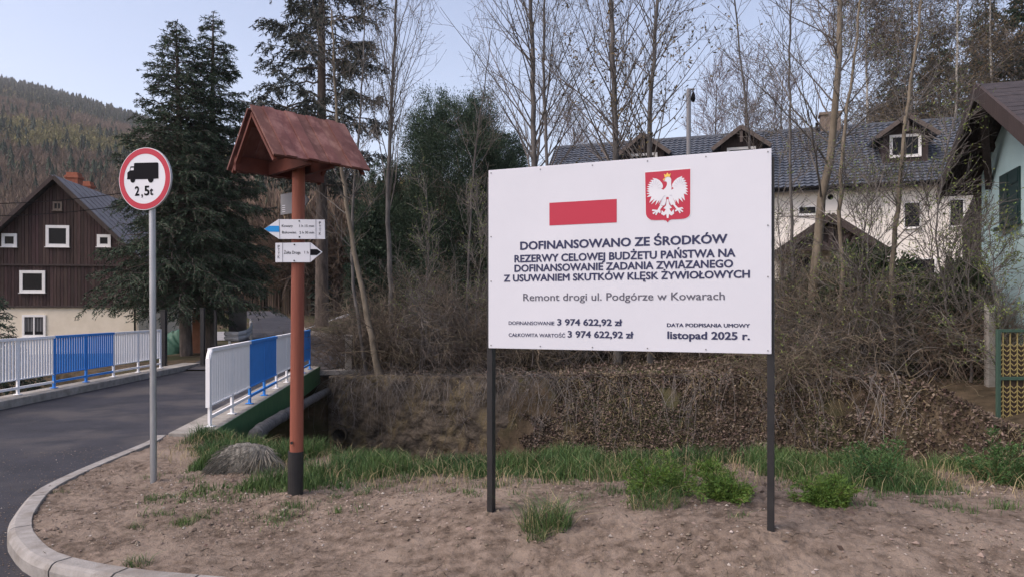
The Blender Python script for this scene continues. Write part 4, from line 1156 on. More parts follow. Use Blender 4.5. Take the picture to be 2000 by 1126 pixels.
def conifer(name, label, base, H, Rm, nb, c0, needles, tr, m_n, m_b, droop=.25, upst=.15, dens=9, nl=.11, nw=.03, p=.8, sub=10, group='conifers', hang=.25, seed=0, lean=(0, 0), cat='tree'):
    base = np.asarray(base, float)
    t = root(name, label, cat, base, group)
    zs = np.linspace(0, 1, 16); tp_ = base + np.stack([lean[0] * zs * H, lean[1] * zs * H, zs * H], -1) - Z * .15 * (1 - zs[:, None])
    mb = MB(); mb.tubes(tp_[None], (tr * (1 - zs) ** .8 + .012)[None], 9); mb.build('trunk', m_b, t, smooth=True)
    q = c0 + (1 - c0) * rng.random(nb) ** .9
    q = np.sort(q); az = np.arange(nb) * 2.39996 + rng.uniform(-.5, .5, nb)
    L = Rm * (1 - q) ** p * rng.uniform(.62, 1.12, nb) + .12
    low = np.clip((q - c0) / .08, .55, 1); L *= low
    N = 8; s = np.linspace(0, 1, N)
    rad = np.stack([np.cos(az), np.sin(az), 0 * az], -1)
    o = base + np.stack([lean[0] * q * H, lean[1] * q * H, q * H], -1)
    u_ = upst * (q - .3) * 1.6
    dz = L[:, None] * (u_[:, None] * s - droop * rng.uniform(.6, 1.4, nb)[:, None] * s ** 1.6 + .10 * s ** 4)
    B = o[:, None] + rad[:, None] * (L[:, None] * s)[..., None] + Z * dz[..., None] + rng.normal(size=(nb, N, 3)) * .02 * L[:, None, None]
    BR_ = np.maximum(.012 + .012 * L, .012)[:, None] * (1 - s * .8)[None]
    mb = MB(); mb.tubes(B, BR_, 4, 1)
    # side sprays
    ns = nb * sub
    bi = rng.choice(nb, ns, p=L / L.sum()); st = rng.random(ns) ** .7 * .9 + .1
    f = st * (N - 1); i = np.minimum(f.astype(int), N - 2); fr = (f - i)[:, None]
    p0 = B[bi, i] * (1 - fr) + B[bi, i + 1] * fr; T = nrm(B[bi, i + 1] - B[bi, i])
    sdv = nrm(np.cross(T, Z)) * rng.choice([-1, 1], ns)[:, None]
    D = nrm(T * .75 + sdv * rng.uniform(.2, 1.1, ns)[:, None] + rng.normal(size=(ns, 3)) * .18 - Z * hang)
    SL = np.minimum(L[bi] * .42 * (1.15 - st * .8) + .12, .75) * rng.uniform(.6, 1.2, ns)
    K_ = 5; ss = np.linspace(0, 1, K_)
    S = p0[:, None] + D[:, None] * (SL[:, None] * ss)[..., None] - Z * (hang * .8 * SL[:, None] * ss ** 2)[..., None]
    mb.tubes(S, np.full((ns, K_), .006), 3, 1)
    nn_ = int(ns * dens)
    si = rng.choice(ns, nn_, p=SL / SL.sum()); u = rng.random(nn_); f = u * (K_ - 1); i = np.minimum(f.astype(int), K_ - 2); fr = (f - i)[:, None]
    pp_ = S[si, i] * (1 - fr) + S[si, i + 1] * fr; TT = nrm(S[si, i + 1] - S[si, i])
    mb.blades(pp_, TT + rng.normal(size=(nn_, 3)) * .55 + Z * .05, nl * rng.uniform(.6, 1.3, nn_), nw, 0, True)
    mb.build('crown', [m_n, m_b], t)
    return t

def leafy_mass(name, label, base, H, rx, ry, nst, nclump, nb, m_l, m_b, bl=.13, bw=.05, low=.12, group='evergreens', shape=.8, cat='bush', tilt=.5, seed=0):
    base = np.asarray(base, float); t = root(name, label, cat, base, group)
    n = nclump
    a = rng.uniform(0, 2 * math.pi, n); q = low + (1 - low) * rng.random(n)
    prof = np.clip(1.05 - (np.abs(q - .42) / .62) ** 2.2, .05, 1) ** shape
    rr = (rng.random(n) ** .38) * prof * (1 + .35 * fbm(a * 1.6 + seed, q * 5 + seed, 3, seed))
    C_ = base + np.stack([rr * rx * np.cos(a), rr * ry * np.sin(a), q * H * (1 + .08 * np.sin(a * 3 + seed))], -1)
    mb = MB()
    # limbs from the base to the clumps
    k = rng.choice(n, nst, replace=False); s = np.linspace(0, 1, 7)[None, :, None]
    b0 = base + rng.normal(size=(nst, 1, 3)) * np.array([.12 * rx, .12 * ry, 0])
    mid = (b0 + C_[k][:, None]) / 2 + np.array([0, 0, .12 * H]); mid[..., :2] = b0[..., :2] * .6 + C_[k][:, None, :2] * .4
    Pl = b0 * (1 - s) ** 2 + 2 * mid * s * (1 - s) + C_[k][:, None] * s ** 2
    mb.tubes(Pl, np.linspace(.035, .008, 7)[None] * np.ones((nst, 1)), 4, 1)
    stem = mb.build('trunk', [m_b, m_b], t)
    mb = MB()
    out = nrm((C_ - base - Z * H * .4) * np.array([1 / rx, 1 / ry, 1.2 / H]))
    ci = np.repeat(np.arange(n), nb); N_ = len(ci)
    cs = .16 * (rx + ry) / 2 * rng.uniform(.5, 1.2, n)
    P0 = C_[ci] + rng.normal(size=(N_, 3)) * cs[ci][:, None] * .55
    D = out[ci] * .8 + Z * tilt + rng.normal(size=(N_, 3)) * .6
    mb.blades(P0, D, bl * rng.uniform(.5, 1.3, N_), bw, 0, True)
    mb.build('crown', [m_l], t)
    return t

def zgnd(x, y): return float(g(x, y))

# --- the two big spruces by the bridge
Yt = 24.5
b = at(364, 672, Yt); b[2] = .25
conifer('spruce_tree', 'tall dark spruce with the leader furthest left, beside the dark wooden house', b, at(0, 46, Yt)[2] - b[2], 3.15, 350, .14, 0, .20, m_needle, m_bark_dark, droop=.34, upst=.5, dens=23, p=.74, sub=16, nl=.105, nw=.027, lean=(-.032, 0), group='spruces at the end of the bridge')
b = at(411, 672, 25.4); b[2] = .3
conifer('spruce_tree', 'dark spruce with the slimmer leader, right of the tallest dark spruce', b, at(0, 24, 25.4)[2] - b[2], 2.75, 300, .18, 0, .19, m_needle, m_bark_dark, droop=.30, upst=.5, dens=22, p=.80, sub=15, nl=.105, nw=.027, lean=(.008, 0), group='spruces at the end of the bridge')
b = at(-28, 690, 15.5); b[2] = -.3
conifer('young_spruce', 'small dark spruce at the far left behind the blue and white railing', b, 2.5, 1.2, 60, .1, 0, .05, m_needle, m_bark_dark, droop=.30, dens=12, sub=12, nl=.09, nw=.022, group='spruces at the end of the bridge')
# --- tall sparse old spruce by the road
b = at(628, 636, 35); b[2] = zgnd(b[0], 35) - .05
conifer('old_spruce', 'tall thin-crowned old spruce rising behind the boarded roof of the trail post', b, 24, 5.0, 100, .28, 0, .33, m_needle_blue, m_bark_dark, droop=.10, upst=.22, dens=18, p=.50, sub=26, nl=.23, nw=.055, hang=.5, group='spruces at the end of the bridge')

# --- evergreen masses behind the thicket
def mass(px, pyt, Y, rx, label, name='yew_tree', nclump=420, m=m_yew, nb=70, zb=None, H=None, **k):
    b = at(px, 606, Y); b[2] = zgnd(b[0], Y) - .05 if zb is None else zb
    leafy_mass(name, label, b, at(0, pyt, Y)[2] - b[2], rx, rx * .9, 26, nclump, nb, m, m_bark_dark, seed=int(px) % 97, **k)
mass(888, 215, 28.5, 2.65, 'broad dark yew tree left of the white board, tallest of the dark evergreens', nclump=1100, nb=230, cat='tree', bl=.095, bw=.026, shape=.45, group='dark evergreens behind the thicket')
mass(985, 290, 29.5, 1.75, 'rounded dark yew half hidden behind the upper left corner of the board', nclump=420, nb=200, cat='tree', bl=.095, bw=.026, group='dark evergreens behind the thicket')
mass(752, 340, 28.5, 1.45, 'narrow dark yew right of the trail post roof', nclump=420, nb=200, cat='tree', bl=.095, bw=.026, group='dark evergreens behind the thicket')
mass(722, 420, 27.8, .8, 'low dark yew nearest the road bend beside the trail arrows', nclump=200, cat='bush', bl=.15, bw=.05, group='dark evergreens behind the thicket')
hl = 'hedge evergreens under the white house'
mass(1575, 545, 17, .95, 'dark evergreen bush just right of the white board', 'evergreen_bush', 220, m_hedge, group=hl)
mass(1690, 500, 16.5, 1.15, 'large dark evergreen bush below the porch gable of the white house', 'evergreen_bush', 280, m_hedge, group=hl)
mass(1790, 548, 15.5, .9, 'dark evergreen bush below the lower window of the white house', 'evergreen_bush', 220, m_hedge, group=hl)
mass(1872, 530, 14.3, .75, 'dark evergreen bush against the brown timber corner of the teal house', 'evergreen_bush', 200, m_hedge, group=hl)
mass(1640, 570, 14.6, .8, 'low dark bush between the stoutest trunk and the slender trees', 'evergreen_bush', 200, m_hedge, group=hl, shape=.5)
mass(1745, 590, 13.9, .75, 'low dark bush behind the tree with the curved foot', 'evergreen_bush', 200, m_hedge, group=hl, shape=.5)
mass(1842, 575, 13.2, .7, 'low dark bush just left of the thin concrete post', 'evergreen_bush', 200, m_hedge, group=hl, shape=.5)
mass(1430, 560, 18, 1.1, 'dark evergreen bush hidden behind the right half of the board', 'evergreen_bush', 200, m_hedge, group=hl)
mass(1180, 590, 19.5, 1.2, 'dark evergreen bush behind the lower middle of the board', 'evergreen_bush', 200, m_hedge, group=hl)

# --- bare trees
def T(pxs, Y, dY=0):
    P = [at(px, py, Y + dY * k / max(1, len(pxs) - 1)) for k, (px, py) in enumerate(pxs)]
    P[0][2] = min(P[0][2], zgnd(P[0][0], P[0][1]) - .05) if abs(P[0][2] - zgnd(P[0][0], P[0][1])) > .4 else P[0][2] - .1
    return P
gb = 'bare trees on the far bank'
bare_tree('bare_tree', 'slender pale leaning trunk nearest the bridge end, right of the trail post', T([(742, 702), (712, 590), (688, 470), (668, 340), (655, 180), (648, 20)], 19.3), .125, .035, 26, (1.2, 2.6), (30, 60), 130, (.5, 1.2), 420, (.25, .6), m_bark_tan, m_twig_grey, group=gb)
bare_tree('bare_tree', 'thin straight second stem left of the leaning pale trunk', T([(716, 700), (700, 620), (688, 540), (690, 400), (705, 200), (715, 0)], 19.9), .075, .025, 18, (1.0, 2.2), (25, 50), 110, (.5, 1.1), 380, (.25, .6), m_bark, m_twig_grey, group=gb)
bare_tree('bare_tree', 'bare tree fanning into upright stems between the old spruce and the yew', T([(770, 720), (763, 560), (758, 400), (762, 250), (770, 100), (778, -80)], 20.5), .12, .045, 22, (3.2, 6.0), (10, 26), 170, (.8, 1.8), 620, (.3, .7), m_bark, m_twig_grey, up=.12, t0=.36, t1=.75, group=gb, wob=.06)
bare_tree('bare_tree', 'bare tree with many steep fanned branches above the left part of the board', T([(1048, 735), (1044, 500), (1043, 250), (1040, 100), (1032, -150)], 19), .17, .06, 34, (3.4, 6.4), (22, 46), 260, (.8, 1.8), 900, (.3, .7), m_bark, m_twig_grey, up=.075, t0=.34, t1=.85, group=gb, wob=.055)
bare_tree('bare_tree', 'thinner bare tree close to the right of the fanned tree, sloping slightly', T([(1100, 735), (1080, 500), (1066, 280), (1062, 100), (1066, -120)], 18.6), .09, .04, 18, (2.0, 4.4), (22, 44), 130, (.7, 1.5), 460, (.3, .6), m_bark, m_twig_grey, up=.09, t0=.4, t1=.9, group=gb, wob=.06)
bare_tree('bare_tree', 'bare tree with a thick straight trunk above the red flag on the board', T([(1208, 735), (1206, 500), (1202, 250), (1195, 60), (1190, -150)], 17.6), .17, .06, 28, (3.0, 5.6), (22, 46), 210, (.8, 1.7), 760, (.3, .7), m_bark, m_twig_grey, up=.075, t0=.38, t1=.85, group=gb, wob=.06)
bare_tree('budding_tree', 'budding tree with leaf tufts on wide branches above the eagle crest', T([(1272, 735), (1272, 500), (1268, 260), (1276, 120), (1292, -120)], 17.2), .14, .05, 32, (3.0, 5.4), (26, 54), 230, (.8, 1.7), 720, (.3, .6), m_bark, m_twig_grey, up=.07, bud=m_birchleaf, nbud=1500, budl=.09, budw=.045, t0=.38, t1=.85, group=gb, wob=.07)
bare_tree('bare_tree', 'stoutest grey trunk right of the board, forking in front of the blue roof', T([(1578, 700), (1590, 560), (1605, 400), (1622, 290), (1636, 150), (1640, 0), (1648, -180)], 14.6), .165, .055, 30, (2.0, 4.2), (28, 60), 230, (.7, 1.5), 760, (.25, .6), m_bark_tan, m_twig_grey, up=.06, bud=m_youngleaf, nbud=500, t0=.3, group=gb)
bare_tree('budding_tree', 'slender tree just right of the stoutest trunk, with a mossy foot', T([(1615, 745), (1632, 650), (1645, 540), (1640, 400), (1650, 250), (1670, 100), (1690, -100)], 13.9), .075, .03, 26, (1.2, 2.6), (30, 65), 160, (.5, 1.2), 440, (.2, .5), m_bark_tan, m_twig_grey, up=.05, bud=m_youngleaf, nbud=900, t0=.2, group=gb)
bare_tree('budding_tree', 'slender tree with a curved foot in front of the dormer window', T([(1795, 742), (1765, 705), (1748, 650), (1742, 560), (1755, 400), (1768, 240), (1795, 60), (1815, -120)], 13.2), .08, .028, 30, (1.2, 2.8), (28, 62), 180, (.5, 1.2), 520, (.2, .5), m_bark_tan, m_twig_grey, up=.05, bud=m_youngleaf, nbud=1300, t0=.25, group=gb)
bare_tree('bare_tree', 'very slim upright tree beside the right edge of the board', T([(1556, 730), (1550, 560), (1545, 380), (1542, 180), (1545, -60)], 15.5), .06, .028, 22, (1.2, 2.4), (30, 62), 130, (.5, 1.0), 420, (.2, .5), m_bark, m_twig_grey, group=gb, t0=.4)
bare_tree('bare_tree', 'slim tree rising behind the upper right corner of the board', T([(1490, 720), (1478, 450), (1458, 220), (1440, 60), (1425, -90)], 17), .06, .025, 18, (1.2, 2.4), (25, 50), 110, (.5, 1.0), 340, (.2, .5), m_bark, m_twig_grey, group=gb, t0=.45)
bare_tree('bare_tree', 'bare tree low between the yew and the fanned tree', T([(905, 720), (915, 520), (925, 330), (945, 180), (960, 60)], 21), .06, .02, 20, (1.4, 3.0), (20, 45), 120, (.6, 1.3), 420, (.25, .5), m_bark, m_twig_grey, group=gb, t0=.3)
bare_tree('budding_tree', 'thin sapling in front of the dark timber corner of the teal house', T([(1868, 735), (1850, 600), (1830, 470), (1842, 330), (1870, 210)], 12.6), .035, .012, 26, (.7, 1.7), (30, 65), 200, (.4, .9), 600, (.15, .4), m_bark, m_twig_grey, up=.05, bud=m_youngleaf, nbud=900, t0=.15, group=gb, budl=.045, budw=.025)
bare_tree('budding_tree', 'small leafing sapling against the teal wall', T([(1985, 800), (1962, 700), (1950, 600), (1940, 520), (1930, 440)], 11.6), .025, .01, 22, (.5, 1.1), (30, 65), 150, (.3, .6), 420, (.12, .3), m_bark, m_twig_grey, up=.05, bud=m_youngleaf, nbud=1400, t0=.15, group=gb, budl=.04, budw=.022)

for pxs, Y, lb in (([(1535, 735), (1528, 560), (1520, 420), (1524, 300)], 14.8, 'fine upright sapling closest to the right edge of the board'), ([(1665, 745), (1672, 600), (1690, 450), (1700, 320)], 13.4, 'fine sapling in front of the porch gable of the white house'), ([(1712, 745), (1705, 600), (1695, 470), (1712, 360)], 13.0, 'fine sapling just left of the tree with the curved foot'),
                   ([(1820, 742), (1812, 600), (1822, 480), (1808, 370)], 12.9, 'fine sapling right of the tree with the curved foot'), ([(1895, 735), (1900, 640), (1890, 540), (1905, 450)], 12.3, 'fine sapling before the dark timber corner, above the concrete post'), ([(820, 735), (828, 600), (838, 480), (832, 360)], 19.3, 'fine sapling in front of the broad yew tree'), ([(935, 735), (930, 600), (940, 480), (925, 380)], 18.8, 'fine sapling just left of the board edge')):
    bare_tree('sapling', lb, T(pxs, Y), .03, .010, 22, (.7, 1.7), (20, 50), 150, (.4, .9), 420, (.15, .4), m_bark, m_twig_grey, up=.08, bud=m_youngleaf, nbud=1000, t0=.12, group='budding saplings on the far bank', budl=.04, budw=.02)

# --- trees further back
gf = 'trees behind the white house'
def back_tree(px, Y, pyt, label, **k):
    b = at(px, 606, Y); b[2] = zgnd(b[0], Y) - .1
    tp_ = at(px, pyt, Y); P_ = [b, b * .6 + tp_ * .4 + np.array([rng.uniform(-.2, .2), 0, 0]), b * .25 + tp_ * .75 + np.array([rng.uniform(-.3, .3), 0, 0]), tp_]
    return P_
for px, pyt, lb in ((1400, 165, 'hazy bare crown beside the street lamp, leftmost of the far bare trees'), (1462, 140, 'hazy bare crown behind the middle dormer of the white house'), (1530, 150, 'hazy bare crown just left of the brick chimney of the white house'), (1120, 235, 'low hazy crown behind the left end of the blue roof')):
    b0 = back_tree(px, 52, pyt, lb)
    bare_tree('far_bare_tree', lb, b0, .2, .05, 46, (3, 6), (18, 42), 420, (1.2, 2.4), 1500, (.5, 1.3), m_bark, m_twig_far, up=.08, group=gf, rmin=.011, t0=.25)
for px, Y, pyt, lb in ((1690, 47, -60, 'tall drooping birch left of the dormer, behind the blue roof'), (1775, 49, -120, 'tall drooping birch behind the dormer of the white house'), (1868, 46, -90, 'pale stemmed drooping birch beside the teal house roof'), (1935, 52, -120, 'brownish drooping birch above the teal house roof')):
    b0 = back_tree(px, Y, pyt, lb)
    bare_tree('birch_tree', lb, b0, .22, .05, 60, (2.5, 5), (25, 55), 620, (1.2, 2.6), 3600, (.8, 1.9), m_bark_birch, m_twig_grey, up=.05, up2=-.05, droop3=-.28, bud=m_birchleaf, nbud=16000, budl=.14, budw=.05, group=gf, rmin=.009, t0=.22)
for px, Y, H, rm, lb in ((1745, 58, 19, 3.6, 'dark spruce standing behind the birches above the dormer'), (1835, 60, 22, 4.0, 'dark spruce between the birches left of the teal house roof'), (1925, 56, 24, 4.2, 'dark spruce rising above the teal house gable'), (2010, 54, 26, 4.5, 'darkest spruce filling the upper right corner')):
    b = at(px, 606, Y); b[2] = zgnd(b[0], Y) - .1
    conifer('spruce_tree', lb, b, H, rm, 240, .12, 0, .3, m_needle, m_bark_dark, droop=.3, dens=10, p=.6, sub=16, nl=.34, nw=.10, group=gf)

# --- thicket on the far bank: bare twiggy shrubs
def shrub(name, label, px, Y, hgt, spread, n, m, group, fan=1.0, ntw=420, dens=1.0, bud=None, back=.55, zoff=0):
    b = at(px, 606, Y); b[2] = zgnd(b[0], Y) - .05 + zoff
    t = root(name, label, 'shrub', b, group)
    a = rng.uniform(0, 2 * math.pi, n); N = 9
    D = nrm(np.stack([np.cos(a) * fan, np.sin(a) * fan * .8, rng.uniform(.6, 1.8, n)], -1))
    p = b + np.stack([rng.normal(size=n) * spread * .45, rng.normal(size=n) * .25, 0 * a], -1)
    L = hgt * rng.uniform(.6, 1.25, n); out = [p]
    for k in range(N - 1):
        D = nrm(D + rng.normal(size=(n, 3)) * .16 + np.array([0, 0, .10 - .055 * k]))
        p = p + D * (L / (N - 1))[:, None]; out.append(p)
    P0 = np.stack(out, 1); R0 = rng.uniform(.007, .016, n)[:, None] * np.linspace(1, .35, N)[None]
    mb = MB(); mb.tubes(P0, R0, 4); st = mb.build('stems', m, t)
    mb = MB()
    P1, R1 = grow(P0, R0, int(ntw * dens), .1, 1, (.4, 1.1), (25, 75), .0, 7, .7, .22, .4, .2, .0038)
    mb.tubes(P1, R1, 3)
    P2, R2 = grow(P1, R1, int(ntw * 3 * dens), .1, 1, (.2, .6), (25, 75), -.02, 5, .8, .25, .5, .2, .003)
    mb.tubes(P2, R2, 3)
    mats = [m]
    if bud:
        k = rng.integers(0, len(P2), 900); mb.blades(P2[k, 4], rng.normal(size=(900, 3)), .035, .02, 1, True); mats.append(bud)
    mb.build('twigs', mats, t)
gsx = 'tangled bare shrubs on the far bank'
S_ = [(716, 20.4, 1.5, 'tangled bare shrub nearest the concrete pillar at the bridge end', m_twig), (715, 20.0, 2.5, 'tangled bare shrub at the foot of the pale leaning trunk', m_twig), (765, 19.8, 2.9, 'tangled bare shrub right of the pale leaning trunk', m_twig_tan), (815, 19.5, 3.0, 'tangled tan shrub below the broad yew tree', m_twig_tan), (868, 19.2, 3.0, 'dense brown shrub midway between the pale trunk and the board', m_twig), (920, 18.8, 3.0, 'dense greyish shrub against the left edge of the board', m_twig_grey),
      (975, 18.5, 2.6, 'brown shrub just behind the left post of the board', m_twig), (1060, 18.2, 2.4, 'brown shrub behind the amounts printed on the board', m_twig_tan), (1150, 17.8, 2.4, 'greyish shrub left of the trunk behind the board', m_twig_grey), (1260, 17.2, 2.4, 'brown shrub right of the two trunks behind the board', m_twig), (1370, 16.4, 2.5, 'brown shrub behind the date on the board', m_twig_tan), (1460, 15.6, 2.6, 'brown shrub just left of the right post of the board', m_twig),
      (1535, 14.9, 2.4, 'brown shrub touching the right edge of the board', m_twig_tan), (1665, 13.6, 1.6, 'low bare shrub between the slender trees on the leafy bank', m_twig_tan), (1850, 12.7, 1.5, 'low bare shrub on the bank near the thin concrete post', m_twig_grey)]
S_ += [(1600, 13.9, 1.9, 'pale twiggy shrub at the foot of the stoutest trunk', m_twig_grey), (1725, 13.2, 1.7, 'pale twiggy shrub at the curved foot of the slender tree', m_twig_grey), (1795, 12.8, 1.7, 'pale twiggy shrub right of the curved tree foot', m_twig_tan), (1905, 12.3, 1.3, 'small twiggy shrub touching the thin concrete post', m_twig_tan)]
for px, Y, h, lb, m in S_: shrub('bare_shrub', lb, px, Y + .5, h, .8 if px < 740 else 1.5, 46, m, gsx, ntw=520)
shrub('budding_shrub', 'greenish budding shrub right of the right board post', 1565, 13.4, 1.7, .9, 26, m_twig_tan, gsx, ntw=320, bud=m_youngleaf, zoff=-.1)

# hanging twigs over the wall and dry stems on the bank (uncountable)
n = 560; X = np.where(rng.random(n) < .5, rng.uniform(-4.9, 1.5, n), rng.uniform(-4.9, 6.6, n)); y = E_f(X) + rng.uniform(-.3, .5, n); z = topz(X) + .05
D = nrm(np.stack([rng.normal(size=n) * .5, -rng.uniform(.3, 1.0, n), rng.uniform(-.2, .7, n)], -1)); p = np.stack([X, y, z], -1); out = [p]; L = rng.uniform(.2, 2.0, n)
for k in range(8):
    D = nrm(D + rng.normal(size=(n, 3)) * .17 + np.array([0, .04, -.28])); p = p + D * (L / 8)[:, None]; out.append(p)
P0 = np.stack(out, 1); R0 = np.full((n, 9), .0045)
run_ = np.interp(P0[..., 0], [-2, 1.5], [.15, .85]); surf = g(P0[..., 0], P0[..., 1]) + .03
P0[..., 2] = np.where((P0[..., 1] > E_f(P0[..., 0]) - run_), np.maximum(P0[..., 2], surf), P0[..., 2])
mb = MB(); mb.tubes(P0, R0, 3, 0)
P1, R1 = grow(P0, R0, 2200, .1, 1, (.15, .5), (25, 70), -.08, 5, .8, .25, .6, .2, .003); mb.tubes(P1, R1, 3, 0)
tag(mb.build('creeper_stems', m_twig_grey), 'dry creeper stems hanging over the stream wall and bank', 'creeper', kind='stuff')

# --- dead leaves on the bank
n = 60000; X = rng.uniform(-1.2, 7.6, n); run_ = np.interp(X, [-2, 1.5], [.15, .85]); y = E_f(X) - run_ * rng.random(n) ** .9 * .95 + .25 * rng.random(n); z = gz(X, y) + .035
keep = (fbm(X * 1.5, z * 1.9 + 4, 4, 31) > np.interp(X, [-1, 2.5, 4, 6.5], [.0, -.2, -.35, -.4]))
P0 = np.stack([X, y, z], -1)[keep]; mb = MB()
mb.blades(P0, rng.normal(size=P0.shape) * np.array([1, .8, .6]) + np.array([0, -.3, .1]), rng.uniform(.03, .10, len(P0)), rng.uniform(.015, .05, len(P0)), 0, True)
n = 5000; X = rng.uniform(-3.5, 6.5, n); y = E_f(X) + rng.uniform(0, 2.0, n); P0 = np.stack([X, y, gz(X, y) + .04], -1); mb.blades(P0, rng.normal(size=P0.shape), .08, .045, 0, True)
tag(mb.build('leaf_litter', m_litter), 'dead brown leaves covering the stream bank', 'leaves', kind='stuff')

# --- grass strip on the near bank
def grass_blades(mb, x, y, z, L, W, lean=.35, m=0):
    n = len(x); a = rng.uniform(0, 2 * math.pi, n); b_ = rng.uniform(0, 2 * math.pi, n)
    sd_ = np.stack([np.cos(a), np.sin(a), 0 * a], -1); ln = np.stack([np.cos(b_), np.sin(b_), 0 * a], -1) * (lean * rng.random(n))[:, None]
    P = np.stack([x, y, z], -1); L = L[:, None]; W = W[:, None]
    V = np.stack([P - sd_ * W / 2, P + sd_ * W / 2, P + L * (.6 * Z + .35 * ln) + sd_ * W * .38, P + L * (.6 * Z + .35 * ln) - sd_ * W * .38, P + L * (Z * .93 + ln * 1.25)], 1).reshape(-1, 3)
    i = np.arange(n) * 5
    mb.add(V, [np.stack([i, i + 1, i + 2, i + 3], -1), np.stack([i + 3, i + 2, i + 4], -1)], m)
n = 420000; X = rng.uniform(-4.2, 9.5, n); fr0 = np.interp(X, [-4.2, -3.4, -2.9, -2.2, -1.7, -1.2, -.6, 0, .8, 1.6, 2.6, 4, 9.5], [8.6, 7.4, 6.3, 5.85, 5.9, 6.1, 6.35, 6.05, 5.75, 5.55, 5.4, 5.0, 4.6])
y = rng.uniform(4.3, 9.5, n); fr0 = fr0 + .6 * fbm(X * 1.4, X * 0 + 3, 4, 41) + .5 * fbm(X * 4, y * 4, 3, 43)
dn = fbm(X * 2.2, y * 2.2, 3, 44)
d_ = y - fr0; keep = (d_ > 0) & (y < E_n(X) + .35) & (rng.random(n) < np.clip(.06 + d_ * 1.6, 0, .85) * np.clip(.55 + dn * 2.8, .02, 1)) & ~((X > -3.6) & (X < -2.9) & (y < 6.6)) & (X > -4.0) & (((X + 2.66) / .62) ** 2 + ((y - 6.85) / .42) ** 2 > 1)
X, y, d_ = X[keep], y[keep], d_[keep]
Lg = (.035 + .12 * np.clip(d_ * 1.3, .1, 1)) * rng.uniform(.6, 1.35, len(X)) * (1 + .5 * fbm(X * 1.8, y * 1.8, 2, 46))
mb = MB(); grass_blades(mb, X, y, bed(X, y) - .01, Lg, rng.uniform(.004, .008, len(X)), .55)
nc = 130; cxs = rng.uniform(-3.6, 6, nc); fr1 = np.interp(cxs, [-4.2, -3.4, -2.9, -2.2, -1.7, -1.2, -.6, 0, .8, 1.6, 2.6, 4, 9.5], [8.6, 7.4, 6.3, 5.85, 5.9, 6.1, 6.35, 6.05, 5.75, 5.55, 5.4, 5.0, 4.6]); cys = fr1 + rng.uniform(-.75, .35, nc)
ci_ = rng.integers(0, nc, 5200); cr_ = rng.uniform(.02, .09, nc); X = cxs[ci_] + rng.normal(size=5200) * cr_[ci_]; y = cys[ci_] + rng.normal(size=5200) * cr_[ci_] * .7; ok = inside_bed(X, y)
grass_blades(mb, X[ok], y[ok], bed(X[ok], y[ok]) - .008, rng.uniform(.02, .085, ok.sum()), rng.uniform(.003, .006, ok.sum()), 1.0)
tag(mb.build('grass', m_grass), 'green grass along the near edge of the stream', 'grass', kind='stuff')
n = 6500; X = rng.uniform(-3.9, 9, n); y = E_n(X) + rng.uniform(-1.5, .4, n); mb = MB(); grass_blades(mb, X, y, bed(X, y) - .01, rng.uniform(.04, .22, n), rng.uniform(.003, .005, n), 1.3)
n = 9000; X = rng.uniform(-4.8, 7.2, n); run_ = np.interp(X, [-2, 1.5], [.15, .85]); y = E_f(X) - run_ * rng.random(n) ** 1.5 + .5 * rng.random(n); ok = fbm(X * 1.6, y * 1.6, 3, 91) > 0; X, y = X[ok], y[ok]
P0 = np.stack([X, y - .12 * (X < 0), np.where(X < 0, -1.3 * rng.random(len(X)), gz(X, y) + .04)], -1); mb.blades(P0, np.array([0, -.7, -.5]) + rng.normal(size=P0.shape) * .6, rng.uniform(.1, .38, len(X)), .009)
tag(mb.build('dry_grass', m_drygrass), 'dry straw stems among the bank grass', 'grass', kind='stuff')
# twigs, straws and dead leaves lying on the soil
n = 1500; X = rng.uniform(-4, 5.5, n); y = rng.uniform(2.6, 7, n); ok = inside_bed(X, y); X, y = X[ok], y[ok]; n = len(X); a = rng.uniform(0, 6.283, n); L = .02 + .10 * rng.random(n) ** 3
P0 = np.stack([np.stack([X + np.cos(a) * L * k / 3 + rng.normal(size=n) * .004, y + np.sin(a) * L * k / 3, 0 * X], -1) for k in range(4)], 1); P0[..., 2] = bed(P0[..., 0], P0[..., 1]) + .004
mb = MB(); mb.tubes(P0, rng.uniform(.0010, .0026, n)[:, None] * np.ones((1, 4)), 3, 0)
n = 420; X = rng.uniform(-4, 5.5, n); y = rng.uniform(2.6, 7, n); ok = inside_bed(X, y); X, y = X[ok], y[ok]; P0 = np.stack([X, y, bed(X, y) + .008], -1)
mb.blades(P0, rng.normal(size=P0.shape) * np.array([1, 1, .25]), rng.uniform(.02, .055, len(X)), rng.uniform(.012, .03, len(X)), 1, True)
tag(mb.build('plant_debris', [m_twig_tan, m_litter]), 'thin twigs, straws and dead leaves lying on the bare soil', 'debris', kind='stuff')
